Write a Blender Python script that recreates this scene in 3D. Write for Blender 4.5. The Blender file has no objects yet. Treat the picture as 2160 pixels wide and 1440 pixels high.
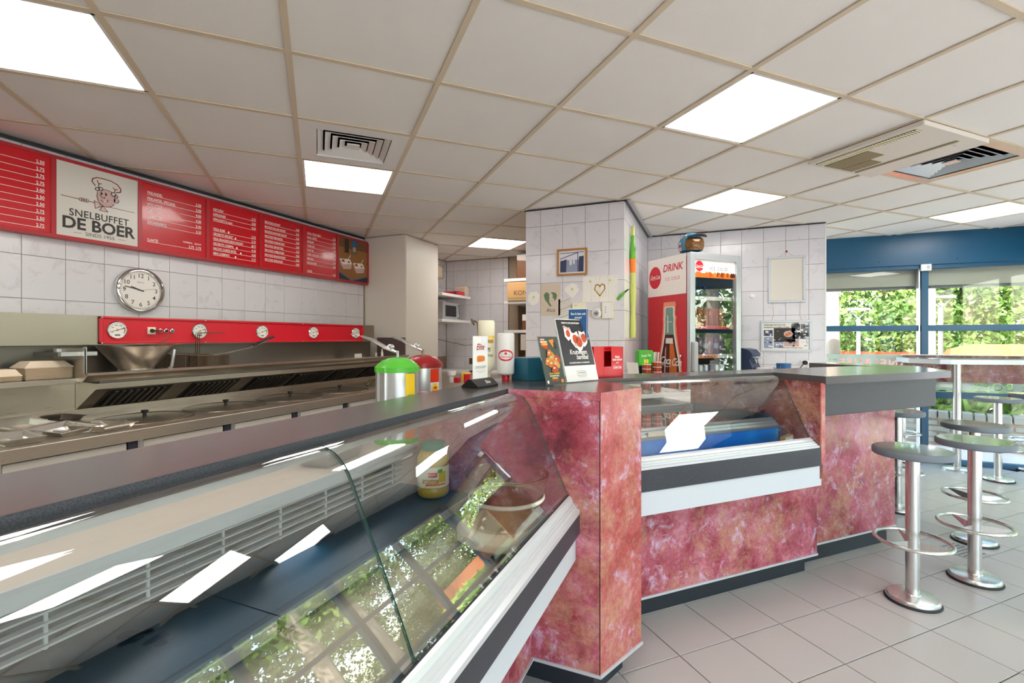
import bpy, bmesh, math, random
from mathutils import Matrix, Vector
random.seed(7)
S = bpy.context.scene
COL = S.collection
PI = math.pi
R = math.radians
# ---------------------------------------------------------------- camera, light, exposure
CAM_H = 1.356; FPX = 998.0; CX = 1080.0; CY = 711.5; YAW = R(22.8)
cd = bpy.data.cameras.new('camera'); cam = bpy.data.objects.new('camera', cd); COL.objects.link(cam)
cam.location = (0, 0, CAM_H); cam.rotation_euler = (PI / 2, 0, YAW)
cd.sensor_fit = 'HORIZONTAL'; cd.sensor_width = 36; cd.lens = 36 * FPX / 2160; cd.shift_y = -(720 - CY) / 2160
cd.clip_start = 0.02; cd.clip_end = 200
S.camera = cam
S.view_settings.view_transform = 'Standard'; S.view_settings.look = 'None'
S.view_settings.exposure = 1.1; S.view_settings.gamma = 1.0; S.view_settings.use_curve_mapping = False
W = bpy.data.worlds.new('world'); S.world = W; W.use_nodes = True
wn = W.node_tree.nodes; wl = W.node_tree.links
for n in list(wn): wn.remove(n)
sky = wn.new('ShaderNodeTexSky'); sky.sky_type = 'NISHITA'; sky.sun_disc = False
sky.sun_elevation = R(42); sky.sun_rotation = R(200); sky.air_density = 1.2; sky.dust_density = 2.0
bgn = wn.new('ShaderNodeBackground'); bgn.inputs['Strength'].default_value = 0.9
won = wn.new('ShaderNodeOutputWorld'); wl.new(sky.outputs[0], bgn.inputs[0]); wl.new(bgn.outputs[0], won.inputs[0])
sd = bpy.data.lights.new('sun', 'SUN'); sun = bpy.data.objects.new('sun', sd); COL.objects.link(sun)
sd.energy = 11.0; sd.angle = R(0.6); sd.color = (1.0, 0.98, 0.95)
sun.rotation_euler = Vector((0.35, 0.80, -0.85)).to_track_quat('-Z', 'Y').to_euler()   # light travels towards +y
LAMP = 6.2                                                                             # radiance of the ceiling panels
CY_ = S.cycles
try:
    CY_.max_bounces = 12; CY_.diffuse_bounces = 8; CY_.glossy_bounces = 5; CY_.transmission_bounces = 6
    CY_.transparent_max_bounces = 24; CY_.caustics_reflective = False; CY_.caustics_refractive = False
    CY_.sample_clamp_indirect = 6.0; CY_.use_denoising = True; CY_.blur_glossy = 0.5
except Exception: pass
# ---------------------------------------------------------------- measuring helpers (pixel ray meets a real plane)
_c, _s = math.cos(YAW), math.sin(YAW); Q = math.sqrt(.5)
def ray(px, py):
    X = (px - CX) / FPX; return (X * _c - _s, X * _s + _c, -(py - CY) / FPX)
def onz(px, py, z):
    r = ray(px, py); k = (z - CAM_H) / r[2]; return Vector((r[0] * k, r[1] * k, z))
def onx(px, py, x):
    r = ray(px, py); k = x / r[0]; return Vector((x, r[1] * k, CAM_H + r[2] * k))
def ony(px, py, y):
    r = ray(px, py); k = y / r[1]; return Vector((r[0] * k, y, CAM_H + r[2] * k))
def pj(x, y, z):
    X = x * _c + y * _s; Y = -x * _s + y * _c
    return (CX + FPX * X / Y, CY - FPX * (z - CAM_H) / Y, Y) if Y > 0.05 else (-9999, -9999, Y)
def UV(u, v, z=0): return Vector(((u - v) * Q, (u + v) * Q, z))
def toUV(p): return ((p[0] + p[1]) * Q, (p[1] - p[0]) * Q)
# ---------------------------------------------------------------- materials
def C(r, g, b):
    f = lambda c: (c / 255 / 12.92) if c <= 10 else ((c / 255 + .055) / 1.055) ** 2.4
    return (f(r), f(g), f(b), 1)
MATS = {}
def mat(name, col, rough=.5, metal=0, spec=.5, coat=0, emit=None, es=0, bump=0, bscale=40, var=0, trans=0, alpha=1):
    m = bpy.data.materials.new(name); m.use_nodes = True; nt = m.node_tree; b = nt.nodes['Principled BSDF']
    b.inputs['Base Color'].default_value = col; b.inputs['Roughness'].default_value = rough
    b.inputs['Metallic'].default_value = metal; b.inputs['Specular IOR Level'].default_value = spec
    b.inputs['Coat Weight'].default_value = coat; b.inputs['Coat Roughness'].default_value = .05
    if trans: b.inputs['Transmission Weight'].default_value = trans
    if emit: b.inputs['Emission Color'].default_value = emit; b.inputs['Emission Strength'].default_value = es
    if bump:
        g = nt.nodes.new('ShaderNodeNewGeometry'); n = nt.nodes.new('ShaderNodeTexNoise'); n.inputs['Scale'].default_value = bscale
        bp = nt.nodes.new('ShaderNodeBump'); bp.inputs['Strength'].default_value = bump; bp.inputs['Distance'].default_value = .004
        nt.links.new(g.outputs['Position'], n.inputs['Vector']); nt.links.new(n.outputs[0], bp.inputs['Height']); nt.links.new(bp.outputs[0], b.inputs['Normal'])
    if var:
        g = nt.nodes.new('ShaderNodeNewGeometry'); n = nt.nodes.new('ShaderNodeTexNoise'); n.inputs['Scale'].default_value = 3; n.inputs['Detail'].default_value = 4
        h = nt.nodes.new('ShaderNodeHueSaturation'); h.inputs['Color'].default_value = col
        mr = nt.nodes.new('ShaderNodeMapRange'); mr.inputs[3].default_value = 1 - var; mr.inputs[4].default_value = 1 + var
        nt.links.new(g.outputs['Position'], n.inputs['Vector']); nt.links.new(n.outputs[0], mr.inputs[0]); nt.links.new(mr.outputs[0], h.inputs['Value']); nt.links.new(h.outputs[0], b.inputs['Base Color'])
    MATS[name] = m; return m
def NT(name):
    m = bpy.data.materials.new(name); m.use_nodes = True; MATS[name] = m
    return m, m.node_tree, m.node_tree.nodes['Principled BSDF']
def ramp(nt, stops):
    r = nt.nodes.new('ShaderNodeValToRGB'); e = r.color_ramp.elements
    e[0].position, e[0].color = stops[0]; e[1].position, e[1].color = stops[-1]
    for p, c in stops[1:-1]:
        k = e.new(p); k.color = c
    return r
def noise(nt, scale, detail=6, rough=.6, dist=0, vec=None):
    n = nt.nodes.new('ShaderNodeTexNoise'); n.inputs['Scale'].default_value = scale; n.inputs['Detail'].default_value = detail
    n.inputs['Roughness'].default_value = rough; n.inputs['Distortion'].default_value = dist
    if vec: nt.links.new(vec, n.inputs['Vector'])
    return n
def mixc(nt, a, b, fac, mode='MIX'):
    m = nt.nodes.new('ShaderNodeMix'); m.data_type = 'RGBA'; m.blend_type = mode
    for s, v in ((0, fac), (6, a), (7, b)):
        if hasattr(v, 'is_linked') or hasattr(v, 'links'): nt.links.new(v, m.inputs[s])
        else: m.inputs[s].default_value = v
    return m.outputs[2]
def mk_marble(name, tint, k=1.0):
    m, nt, b = NT(name); g = nt.nodes.new('ShaderNodeNewGeometry'); P = g.outputs['Position']
    n1 = noise(nt, 4.6 * k, 11, .74, .25, P); r1 = ramp(nt, tint); nt.links.new(n1.outputs[0], r1.inputs[0])
    n2 = noise(nt, 9 * k, 11, .76, .45, P); r2 = ramp(nt, [(.545, (0, 0, 0, 1)), (.66, (.85, .85, .85, 1))]); nt.links.new(n2.outputs[0], r2.inputs[0])
    n3 = noise(nt, 4.4 * k, 12, .79, .2, P); n3.inputs['Vector'].default_value = (3, 1, 2)
    r3 = ramp(nt, [(.465, (0, 0, 0, 1)), (.60, (.75, .75, .75, 1))])
    mp = nt.nodes.new('ShaderNodeVectorMath'); mp.operation = 'ADD'; mp.inputs[1].default_value = (5.3, 2.7, 9.1); nt.links.new(P, mp.inputs[0])
    nt.links.new(mp.outputs[0], n3.inputs['Vector']); nt.links.new(n3.outputs[0], r3.inputs[0])
    c = mixc(nt, r1.outputs[0], C(190, 140, 112), r3.outputs[0]); c = mixc(nt, c, C(212, 186, 216), r2.outputs[0])
    n4 = noise(nt, 60, 5, .7, 0, P); r4 = ramp(nt, [(.35, (.66, .62, .62, 1)), (.62, (1.15, 1.15, 1.15, 1))]); nt.links.new(n4.outputs[0], r4.inputs[0])
    c = mixc(nt, c, r4.outputs[0], .6, 'MULTIPLY'); nt.links.new(c, b.inputs['Base Color'])
    b.inputs['Roughness'].default_value = .2
    return m
mk_marble('marble', [(.32, C(100, 32, 42)), (.43, C(152, 58, 74)), (.54, C(182, 94, 110)), (.67, C(204, 144, 162))])
mk_marble('marble_orange', [(.32, C(128, 42, 42)), (.44, C(170, 70, 68)), (.56, C(190, 100, 98)), (.70, C(210, 152, 150))])
mk_marble('marble_brown', [(.30, C(78, 34, 32)), (.48, C(118, 52, 50)), (.60, C(140, 70, 74)), (.76, C(170, 110, 116))])
def mk_speckle(name, a, b_, rough=.28):
    m, nt, b = NT(name); g = nt.nodes.new('ShaderNodeNewGeometry'); P = g.outputs['Position']
    n = noise(nt, 380, 2, .5, 0, P); r = ramp(nt, [(.38, a), (.62, b_)]); nt.links.new(n.outputs[0], r.inputs[0]); nt.links.new(r.outputs[0], b.inputs['Base Color'])
    b.inputs['Roughness'].default_value = rough; return m
mk_speckle('laminate', C(70, 66, 66), C(84, 80, 80), .2)
mk_speckle('laminate_fascia', C(34, 37, 43), C(58, 62, 72), .4)
mk_speckle('floor_tile_', C(175, 170, 166), C(185, 181, 178), .28)
def mk_steel(name, col, rough, axis=(1, 1, 60), strength=.12):
    m, nt, b = NT(name); g = nt.nodes.new('ShaderNodeNewGeometry'); mp = nt.nodes.new('ShaderNodeVectorMath'); mp.operation = 'MULTIPLY'; mp.inputs[1].default_value = axis
    nt.links.new(g.outputs['Position'], mp.inputs[0]); n = noise(nt, 6, 5, .6, 0, mp.outputs[0])
    r = nt.nodes.new('ShaderNodeMapRange'); r.inputs[3].default_value = rough - .07; r.inputs[4].default_value = rough + .12
    nt.links.new(n.outputs[0], r.inputs[0]); nt.links.new(r.outputs[0], b.inputs['Roughness'])
    bp = nt.nodes.new('ShaderNodeBump'); bp.inputs['Strength'].default_value = strength; bp.inputs['Distance'].default_value = .001; nt.links.new(n.outputs[0], bp.inputs['Height']); nt.links.new(bp.outputs[0], b.inputs['Normal'])
    b.inputs['Base Color'].default_value = col; b.inputs['Metallic'].default_value = .9; return m
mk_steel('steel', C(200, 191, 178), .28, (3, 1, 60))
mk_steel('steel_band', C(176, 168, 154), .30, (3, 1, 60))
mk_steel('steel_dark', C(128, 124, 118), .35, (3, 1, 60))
mk_steel('steel_post', C(214, 212, 208), .22, (40, 40, 1), .05)
mk_steel('case_steel', C(92, 102, 110), .42, (30, 1, 1), .1)
mat('chrome', C(225, 225, 225), .08, 1); mat('alu', C(206, 208, 210), .32, .85); mat('alu_bright', C(206, 210, 213), .3, .3)
def mk_tile(name, base, vein):
    m, nt, b = NT(name); g = nt.nodes.new('ShaderNodeNewGeometry'); oi = nt.nodes.new('ShaderNodeObjectInfo')
    ad = nt.nodes.new('ShaderNodeVectorMath'); ad.operation = 'ADD'; cb = nt.nodes.new('ShaderNodeCombineXYZ')
    ml = nt.nodes.new('ShaderNodeMath'); ml.operation = 'MULTIPLY'; ml.inputs[1].default_value = 20; nt.links.new(oi.outputs['Random'], ml.inputs[0]); nt.links.new(ml.outputs[0], cb.inputs[0])
    nt.links.new(g.outputs['Position'], ad.inputs[0]); nt.links.new(cb.outputs[0], ad.inputs[1])
    n = noise(nt, 7, 8, .7, 1.2, ad.outputs[0]); r = ramp(nt, [(.42, base), (.56, base), (.62, vein), (.68, base)]); nt.links.new(n.outputs[0], r.inputs[0])
    nt.links.new(r.outputs[0], b.inputs['Base Color']); b.inputs['Roughness'].default_value = .16
    return m
mk_tile('wall_tile', C(224, 221, 224), C(212, 208, 212))
mat('grout', C(166, 146, 126), .9); mat('floor_grout', C(40, 37, 35), .9)
mat('ceiling_tile', C(240, 236, 230), .85, var=.03, bump=.15, bscale=120); mat('ceiling_bar', C(216, 200, 174), .5)
mat('white', C(236, 234, 230), .35); mat('white_lam', C(228, 226, 222), .3); mat('offwhite', C(224, 218, 206), .5); mat('cream', C(238, 232, 205), .4)
mat('beige_lam', C(205, 196, 184), .35); mat('cabinet_white', C(226, 219, 208), .42); mat('panel_white', C(200, 206, 213), .35)
mat('black', C(22, 22, 23), .4); mat('dark', C(44, 46, 50), .5); mat('kick', C(38, 44, 52), .3, bump=.3, bscale=15); mat('grey', C(120, 122, 124), .5); mat('lightgrey', C(180, 182, 184), .45)
mat('red', C(205, 22, 36), .22, coat=.4); mat('menu_red', C(200, 14, 30), .25, coat=.3); mat('frame_red', C(178, 38, 46), .35)
mat('hot_red', C(214, 22, 44), .35); mat('white_print', C(244, 238, 230), .4); mat('menu_white', C(216, 212, 202), .3); mat('ink', C(50, 44, 38), .5); mat('brown_ink', C(140, 58, 34), .5); mat('skin_print', C(206, 170, 164), .5)
mat('blue_paint', C(8, 78, 112), .32); mat('blue_box', C(36, 104, 128), .3, .25, var=.12); mat('green_lid', C(92, 196, 60), .3); mat('dark_red_lid', C(158, 30, 34), .3)
mat('yellow', C(250, 212, 40), .4); mat('orange', C(245, 130, 20), .4); mat('bright_red', C(232, 52, 20), .4); mat('green', C(70, 176, 50), .4); mat('dark_green', C(34, 130, 98), .4)
mat('blue', C(36, 94, 150), .4); mat('navy', C(38, 46, 120), .4); mat('recess', C(52, 54, 70), .5); mat('deck_beige', C(172, 160, 142), .45); mat('plate_brown', C(118, 98, 96), .4, .3); mat('purple', C(96, 44, 110), .4, .3); mat('brown', C(116, 72, 40), .5); mat('gold', C(196, 150, 60), .4)
mat('cardboard', C(196, 152, 100), .7, var=.06); mat('pulp', C(218, 200, 176), .85, bump=.3, bscale=200); mat('paper', C(240, 236, 226), .8); mat('kraft', C(214, 198, 178), .8); mat('sketch', C(104, 128, 96), .8)
mat('wood_frame', C(186, 124, 52), .35); mat('photo_dark', C(52, 60, 92), .4); mat('photo_mid', C(150, 158, 182), .4); mat('photo_light', C(226, 226, 232), .4)
mat('wood_print', C(150, 100, 46), .4, var=.15); mat('food', C(206, 120, 40), .6, bump=.5, bscale=120, var=.25); mat('food_red', C(188, 70, 34), .6, var=.2); mat('poster_black', C(44, 44, 48), .25); mat('poster_green', C(56, 66, 56), .3)
mat('helmet_blue', C(48, 110, 140), .25, coat=.5); mat('visor', C(96, 66, 34), .1, .3); mat('seat_rubber', C(104, 112, 122), .5); mat('seat_top', C(104, 112, 100), .14, coat=.6, bump=.35, bscale=60); mat('rubber', C(28, 30, 34), .6)
mat('piccalilli', C(222, 190, 30), .35, bump=.4, bscale=70, var=.25); mat('cake_beige', C(222, 210, 180), .35); mat('picca_label', C(240, 236, 214), .5)
mat('cola_brown', C(84, 30, 18), .25, var=.4); mat('amber', C(214, 110, 30), .3, var=.25); mat('bottle_green', C(120, 160, 146), .3, var=.3); mat('glow_print', C(244, 150, 110), .4)
mat('filter', C(92, 90, 88), .4, .9); mat('mesh_wire', C(96, 78, 60), .4, .8); mat('lid_steel', C(168, 156, 140), .26, .85); mat('pan_steel', C(214, 210, 204), .2, .95); mat('gold_metal', C(120, 106, 78), .4, .7)
mat('grille_white', C(226, 230, 232), .35); mat('grille_back', C(84, 92, 98), .45); mat('ac_grille', C(142, 128, 92), .6); mat('lime', C(196, 204, 104), .3, coat=.3); mat('lime_green', C(96, 176, 40), .3, coat=.3)
mat('frost', C(206, 218, 208), .6, alpha=1); mat('shutter', C(176, 174, 160), .5); mat('paving', C(206, 194, 186), .9, var=.12); mat('asphalt', C(178, 174, 172), .9, var=.1); mat('brick_grey', C(150, 148, 138), .9, var=.15)
mat('bark', C(158, 144, 126), .9, var=.35, bump=.6, bscale=12); mat('car_red', C(150, 40, 26), .3, coat=.4); mat('van_orange', C(158, 92, 58), .5); mat('car_glass', C(90, 100, 104), .1); mat('house_white', C(236, 234, 230), .8); mat('house_brick', C(168, 110, 90), .9, var=.2); mat('roof_grey', C(90, 84, 84), .8)
mat('plaid', C(196, 40, 24), .5); mat('drain', C(176, 172, 166), .35, .6); mat('tea_green', C(60, 180, 30), .4)
def leafmat(name, a, b_):
    m, nt, b = NT(name); g = nt.nodes.new('ShaderNodeNewGeometry'); n = noise(nt, 1.6, 5, .7, 0, g.outputs['Position']); r = ramp(nt, [(.35, a), (.65, b_)])
    nt.links.new(n.outputs[0], r.inputs[0]); nt.links.new(r.outputs[0], b.inputs['Base Color']); b.inputs['Roughness'].default_value = .5
    tr = nt.nodes.new('ShaderNodeBsdfTranslucent'); nt.links.new(r.outputs[0], tr.inputs[0]); mx = nt.nodes.new('ShaderNodeMixShader'); mx.inputs[0].default_value = .4
    nt.links.new(b.outputs[0], mx.inputs[1]); nt.links.new(tr.outputs[0], mx.inputs[2]); nt.links.new(mx.outputs[0], nt.nodes['Material Output'].inputs[0])
leafmat('leaf', C(92, 122, 52), C(152, 178, 92)); leafmat('leaf_dark', C(60, 92, 38), C(112, 144, 68)); leafmat('leaf_grass', C(130, 170, 70), C(190, 210, 110))
def mk_glass(name, tint=(1, 1, 1, 1), gain=1.0, ior=1.5):
    m = bpy.data.materials.new(name); m.use_nodes = True; nt = m.node_tree
    for n in list(nt.nodes): nt.nodes.remove(n)
    o = nt.nodes.new('ShaderNodeOutputMaterial'); t = nt.nodes.new('ShaderNodeBsdfTransparent'); t.inputs[0].default_value = tint
    gl = nt.nodes.new('ShaderNodeBsdfGlossy'); gl.inputs['Roughness'].default_value = 0.005; g = nt.nodes.new('ShaderNodeNewGeometry')
    mr = nt.nodes.new('ShaderNodeMapRange'); mr.inputs[3].default_value = ior; mr.inputs[4].default_value = 1 / ior; nt.links.new(g.outputs['Backfacing'], mr.inputs[0])
    f = nt.nodes.new('ShaderNodeFresnel'); nt.links.new(mr.outputs[0], f.inputs['IOR'])
    ml = nt.nodes.new('ShaderNodeMath'); ml.operation = 'MULTIPLY'; ml.inputs[1].default_value = gain; ml.use_clamp = True; nt.links.new(f.outputs[0], ml.inputs[0])
    mx = nt.nodes.new('ShaderNodeMixShader'); nt.links.new(ml.outputs[0], mx.inputs[0]); nt.links.new(t.outputs[0], mx.inputs[1]); nt.links.new(gl.outputs[0], mx.inputs[2]); nt.links.new(mx.outputs[0], o.inputs[0])
    MATS[name] = m
mk_glass('glass', (.97, .985, .975, 1), 2.5); mk_glass('window_glass', (.96, .98, .97, 1), .6); mk_glass('plastic_clear', (.90, .88, .84, 1), 1.0); mk_glass('bottle_clear', (.80, .88, .90, 1), 1.0); mk_glass('beige_clear', (.86, .78, .66, 1), 1.0)
mat('glass_edge', C(60, 92, 84), .15)
mat('lamp_white', C(255, 250, 240), .5, emit=(1.0, .965, .92, 1), es=LAMP)
# ---------------------------------------------------------------- mesh builder
_tc = {}
def text_geo(body, bold=0, align='CENTER', shear=0, space=1.0):
    k = (body, bold, align, shear, space)
    if k in _tc: return _tc[k]
    cu = bpy.data.curves.new('t', 'FONT'); cu.body = body; cu.align_x = align; cu.size = 1; cu.offset = bold; cu.shear = shear; cu.space_character = space
    cu.resolution_u = 3; cu.fill_mode = 'FRONT'
    o = bpy.data.objects.new('t', cu); COL.objects.link(o); dg = bpy.context.evaluated_depsgraph_get(); dg.update()
    me = bpy.data.meshes.new_from_object(o.evaluated_get(dg)); vs = [v.co.copy() for v in me.vertices]; fs = [tuple(p.vertices) for p in me.polygons]
    bpy.data.objects.remove(o); bpy.data.curves.remove(cu); bpy.data.meshes.remove(me); _tc[k] = (vs, fs); return _tc[k]
class MB:
    def __init__(s, m='white', M=None): s.v = []; s.f = []; s.fm = []; s.m = m; s.ms = []; s.M = M or Matrix(); s.sm = []
    def mi(s, m):
        m = m or s.m
        if m not in s.ms: s.ms.append(m)
        return s.ms.index(m)
    def add(s, vs, fs, m=None, sm=False, M=None):
        n = len(s.v); MM = s.M @ M if M is not None else s.M; s.v += [MM @ Vector(v) for v in vs]; k = s.mi(m)
        for f in fs: s.f.append(tuple(i + n for i in f)); s.fm.append(k); s.sm.append(sm)
        return s
    def box(s, x0, x1, y0, y1, z0, z1, m=None, M=None):
        v = [(x, y, z) for z in (z0, z1) for y in (y0, y1) for x in (x0, x1)]
        return s.add(v, [(0, 2, 3, 1), (4, 5, 7, 6), (0, 1, 5, 4), (2, 6, 7, 3), (0, 4, 6, 2), (1, 3, 7, 5)], m, False, M)
    def prism(s, pts, z0, z1, m=None, M=None, sm=False):       # pts counter-clockwise in xy
        n = len(pts); v = [(p[0], p[1], z0) for p in pts] + [(p[0], p[1], z1) for p in pts]
        s.add(v, [tuple(range(n))[::-1], tuple(range(n, 2 * n))], m, False, M)
        return s.add(v, [(i, (i + 1) % n, n + (i + 1) % n, n + i) for i in range(n)], m, sm, M)
    def extrude_y(s, pts, y0, y1, m=None, sm=False):           # pts = (x,z) profile swept along y
        M = Matrix(((1, 0, 0, 0), (0, 0, -1, 0), (0, 1, 0, 0), (0, 0, 0, 1)))
        return s.prism(pts, -y1, -y0, m, M, sm)
    def extrude_x(s, pts, x0, x1, m=None, sm=False):           # pts = (y,z) profile swept along x
        M = Matrix(((0, 0, 1, 0), (1, 0, 0, 0), (0, 1, 0, 0), (0, 0, 0, 1)))
        return s.prism(pts, x0, x1, m, M, sm)
    def lathe(s, prof, m=None, n=28, M=None, cap=True, c=(0, 0)):
        v = []; f = []
        for r, z in prof:
            for i in range(n): a = 2 * PI * i / n; v.append((c[0] + r * math.cos(a), c[1] + r * math.sin(a), z))
        for k in range(len(prof) - 1):
            for i in range(n): j = (i + 1) % n; f.append((k * n + i, k * n + j, (k + 1) * n + j, (k + 1) * n + i))
        if cap:
            f.append(tuple(range(n))[::-1]); f.append(tuple(range((len(prof) - 1) * n, len(prof) * n)))
        return s.add(v, f, m, True, M)
    def tube(s, pts, r, m=None, n=8, closed=False, M=None):
        P = [Vector(p) for p in pts]; N = len(P); v = []; f = []; up = Vector((0, 0, 1)); rr = r if isinstance(r, (list, tuple)) else [r] * N
        prev = None
        for i, p in enumerate(P):
            if closed: t = P[(i + 1) % N] - P[i - 1]
            else: t = P[min(i + 1, N - 1)] - P[max(i - 1, 0)]
            t.normalize()
            if prev is None: a = t.cross(up); a = a if a.length > .05 else t.cross(Vector((1, 0, 0)))
            else: a = prev - t * prev.dot(t)
            a.normalize(); prev = a; b = t.cross(a)
            for k in range(n): q = 2 * PI * k / n; v.append(p + a * math.cos(q) * rr[i] + b * math.sin(q) * rr[i])
        for i in range(N if closed else N - 1):
            j = (i + 1) % N
            for k in range(n): l = (k + 1) % n; f.append((i * n + k, j * n + k, j * n + l, i * n + l))
        if not closed: f.append(tuple(range(n))); f.append(tuple(range((N - 1) * n, N * n))[::-1])
        return s.add(v, f, m, True, M)
    def sphere(s, c, r, m=None, n=14, M=None, sc=(1, 1, 1)):
        prof = [(max(r * math.sin(PI * i / n), 1e-4), -r * math.cos(PI * i / n)) for i in range(n + 1)]
        T = Matrix.Translation(c) @ Matrix.Diagonal((sc[0], sc[1], sc[2], 1))
        return s.lathe(prof, m, 18, (M @ T) if M is not None else T)
    # flat printing on the local plane (x right, y up), lifted by layer l
    def poly(s, pts, m, l=1): return s.add([(p[0], p[1], l * .0006) for p in pts], [tuple(range(len(pts)))], m)
    def rect(s, x0, x1, y0, y1, m, l=1): return s.poly([(x0, y0), (x1, y0), (x1, y1), (x0, y1)], m, l)
    def oval(s, cx, cy, rx, ry, m, l=1, n=24): return s.poly([(cx + rx * math.cos(2 * PI * i / n), cy + ry * math.sin(2 * PI * i / n)) for i in range(n)], m, l)
    def line(s, pts, w, m, l=1):
        for (ax, ay), (bx, by) in zip(pts, pts[1:]):
            d = Vector((bx - ax, by - ay)); L = d.length or 1; d /= L; nx, ny = -d.y * w / 2, d.x * w / 2; ex, ey = d.x * w * .3, d.y * w * .3
            s.poly([(ax - nx - ex, ay - ny - ey), (bx - nx + ex, by - ny + ey), (bx + nx + ex, by + ny + ey), (ax + nx - ex, ay + ny - ey)], m, l)
        return s
    def text(s, body, x, y, size, m, l=2, bold=0, align='CENTER', shear=0, space=1.0, sx=1.0, rot=0):
        vs, fs = text_geo(body, bold, align, shear, space)
        ca, sa = math.cos(rot) * size, math.sin(rot) * size
        return s.add([(x + v.x * sx * ca - v.y * sa, y + v.x * sx * sa + v.y * ca, l * .0006) for v in vs], fs, m)
    def mesh(s, name, ang=35):
        me = bpy.data.meshes.new(name); me.from_pydata([tuple(v) for v in s.v], [], s.f)
        for m in s.ms: me.materials.append(MATS[m])
        me.polygons.foreach_set('material_index', s.fm); me.polygons.foreach_set('use_smooth', s.sm)
        if any(s.sm): me.set_sharp_from_angle(angle=R(ang))
        me.update(); return me
    def build(s, name, parent=None, bev=0, ang=35, loc=None, **kw):
        o = bpy.data.objects.new(name, s.mesh(name, ang)); COL.objects.link(o)
        if parent is not None: o.parent = parent
        if loc is not None: o.location = loc
        if bev:
            b = o.modifiers.new('bevel', 'BEVEL'); b.width = bev; b.segments = 2; b.limit_method = 'ANGLE'; b.angle_limit = R(40)
        for k, v in kw.items(): o[k] = v
        return o
def thing(name, label, cat, loc=(0, 0, 0), rz=0, group=None):
    o = bpy.data.objects.new(name, None); COL.objects.link(o); o.empty_display_size = .05
    o.location = loc; o.rotation_euler = (0, 0, rz); o['label'] = label; o['category'] = cat
    if group: o['group'] = group
    return o
def tag(o, label, cat, group=None, kind=None):
    o['label'] = label; o['category'] = cat
    if group: o['group'] = group
    if kind: o['kind'] = kind
    return o
def struct(mb, name, **kw): return mb.build(name, kind='structure', **kw)
KIDS = {}
def kids(o): return [c for c in bpy.data.objects if c.parent == o]
def tree(o):                                     # read a thing once, so that copies need no search
    return (o, [tree(c) for c in kids(o)])
def dup(t, loc=None, rz=None, label=None, parent=None):
    o, ch = t; c = o.copy(); COL.objects.link(c)
    if parent is not None: c.parent = parent
    if loc is not None: c.location = loc
    if rz is not None: c.rotation_euler = (0, 0, rz)
    if label: c['label'] = label
    for k in ch: dup(k, parent=c)
    return c
def frame(o, face, rz=0):                        # matrix for printing on a vertical face: x right, y up, z out
    ax = {'+x': ((0, 1, 0), (0, 0, 1), (1, 0, 0)), '-x': ((0, -1, 0), (0, 0, 1), (-1, 0, 0)), '-y': ((1, 0, 0), (0, 0, 1), (0, -1, 0)), '+y': ((-1, 0, 0), (0, 0, 1), (0, 1, 0)), '+z': ((1, 0, 0), (0, 1, 0), (0, 0, 1))}[face]
    M = Matrix([[ax[0][i], ax[1][i], ax[2][i], o[i]] for i in range(3)] + [[0, 0, 0, 1]])
    return M
def cola(mb, x, y, size, m, l=2):                # the drink's script wordmark
    mb.text('Coca', x - size * .02, y, size, m, l, bold=.012, align='RIGHT', shear=.38, space=.82, sx=.8)
    mb.text('Cola', x + size * .06, y - size * .10, size, m, l, bold=.012, align='LEFT', shear=.38, space=.82, sx=.8)
    mb.line([(x - size * 1.5 + i * size * .17, y - size * .16 + math.sin(i * .75) * size * .07) for i in range(10)], size * .055, m, l)
    mb.line([(x - size * .12, y + size * .3), (x + size * .02, y + size * .3)], size * .06, m, l)
# ================================================================ ROOM SHELL
U0, V0 = -0.712, 2.06                      # ceiling grid origin, 0.6 m cells, turned 45 degrees
def clip(poly, hps):
    for a, b, c in hps:                    # keep a*x+b*y<=c
        out = []
        for i in range(len(poly)):
            p, q_ = poly[i], poly[(i + 1) % len(poly)]; dp = a * p[0] + b * p[1] - c; dq = a * q_[0] + b * q_[1] - c
            if dp <= 0: out.append(p)
            if dp * dq < 0: t = dp / (dp - dq); out.append((p[0] + (q_[0] - p[0]) * t, p[1] + (q_[1] - p[1]) * t))
        poly = out
        if len(poly) < 3: return []
    return poly
XR = 3.35
HP = [(-1, 0, 3.62), (0, -1, 2.6), (1, 0, XR), (0, 1, 6.5)]
# ---- floor
fl = MB('floor_grout'); fl.prism([(-4.2, -3), (3.35, -3), (3.35, 6.5), (1.04, 6.5), (1.04, 6.7), (-4.2, 6.7)], -.12, -.006)
floor = struct(fl, 'floor')
def tilemesh(w, h, t, c, m):               # corner at the origin, x right, y up, z out
    mb = MB(m); v = [(0, 0, 0), (w, 0, 0), (w, h, 0), (0, h, 0), (0, 0, t - c), (w, 0, t - c), (w, h, t - c), (0, h, t - c), (c, c, t), (w - c, c, t), (w - c, h - c, t), (c, h - c, t)]
    f = [(8, 9, 10, 11)] + [(i, (i + 1) % 4, 4 + (i + 1) % 4, 4 + i) for i in range(4)] + [(4 + i, 4 + (i + 1) % 4, 8 + (i + 1) % 4, 8 + i) for i in range(4)]
    mb.add(v, f); return mb.mesh('tile')
ftm = tilemesh(.2955, .2955, .006, .0012, 'floor_tile_')
cells = []
for i in range(-14, 30):
    for j in range(-30, 20):
        u = 1.7244 + .3 * i; v = 1.898 + .3 * j; p = UV(u + .15, v + .15)
        if p.x < -3.6 or p.x > 3.35 or p.y < -2.5 or p.y > 6.45: continue
        X = pj(p.x, p.y, 0); inside = -60 < X[0] < 2230 and 711 < X[1] < 1500 and not (toUV(p)[1] > 1.9 and toUV(p)[0] < 3.6) and not (p.x < -.1 and p.y < 1.9)
        if p.y > 5.4 and -2.5 < p.x < 1.04: continue
        cells.append((0 if inside else 1, X[2], u, v, inside))
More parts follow.
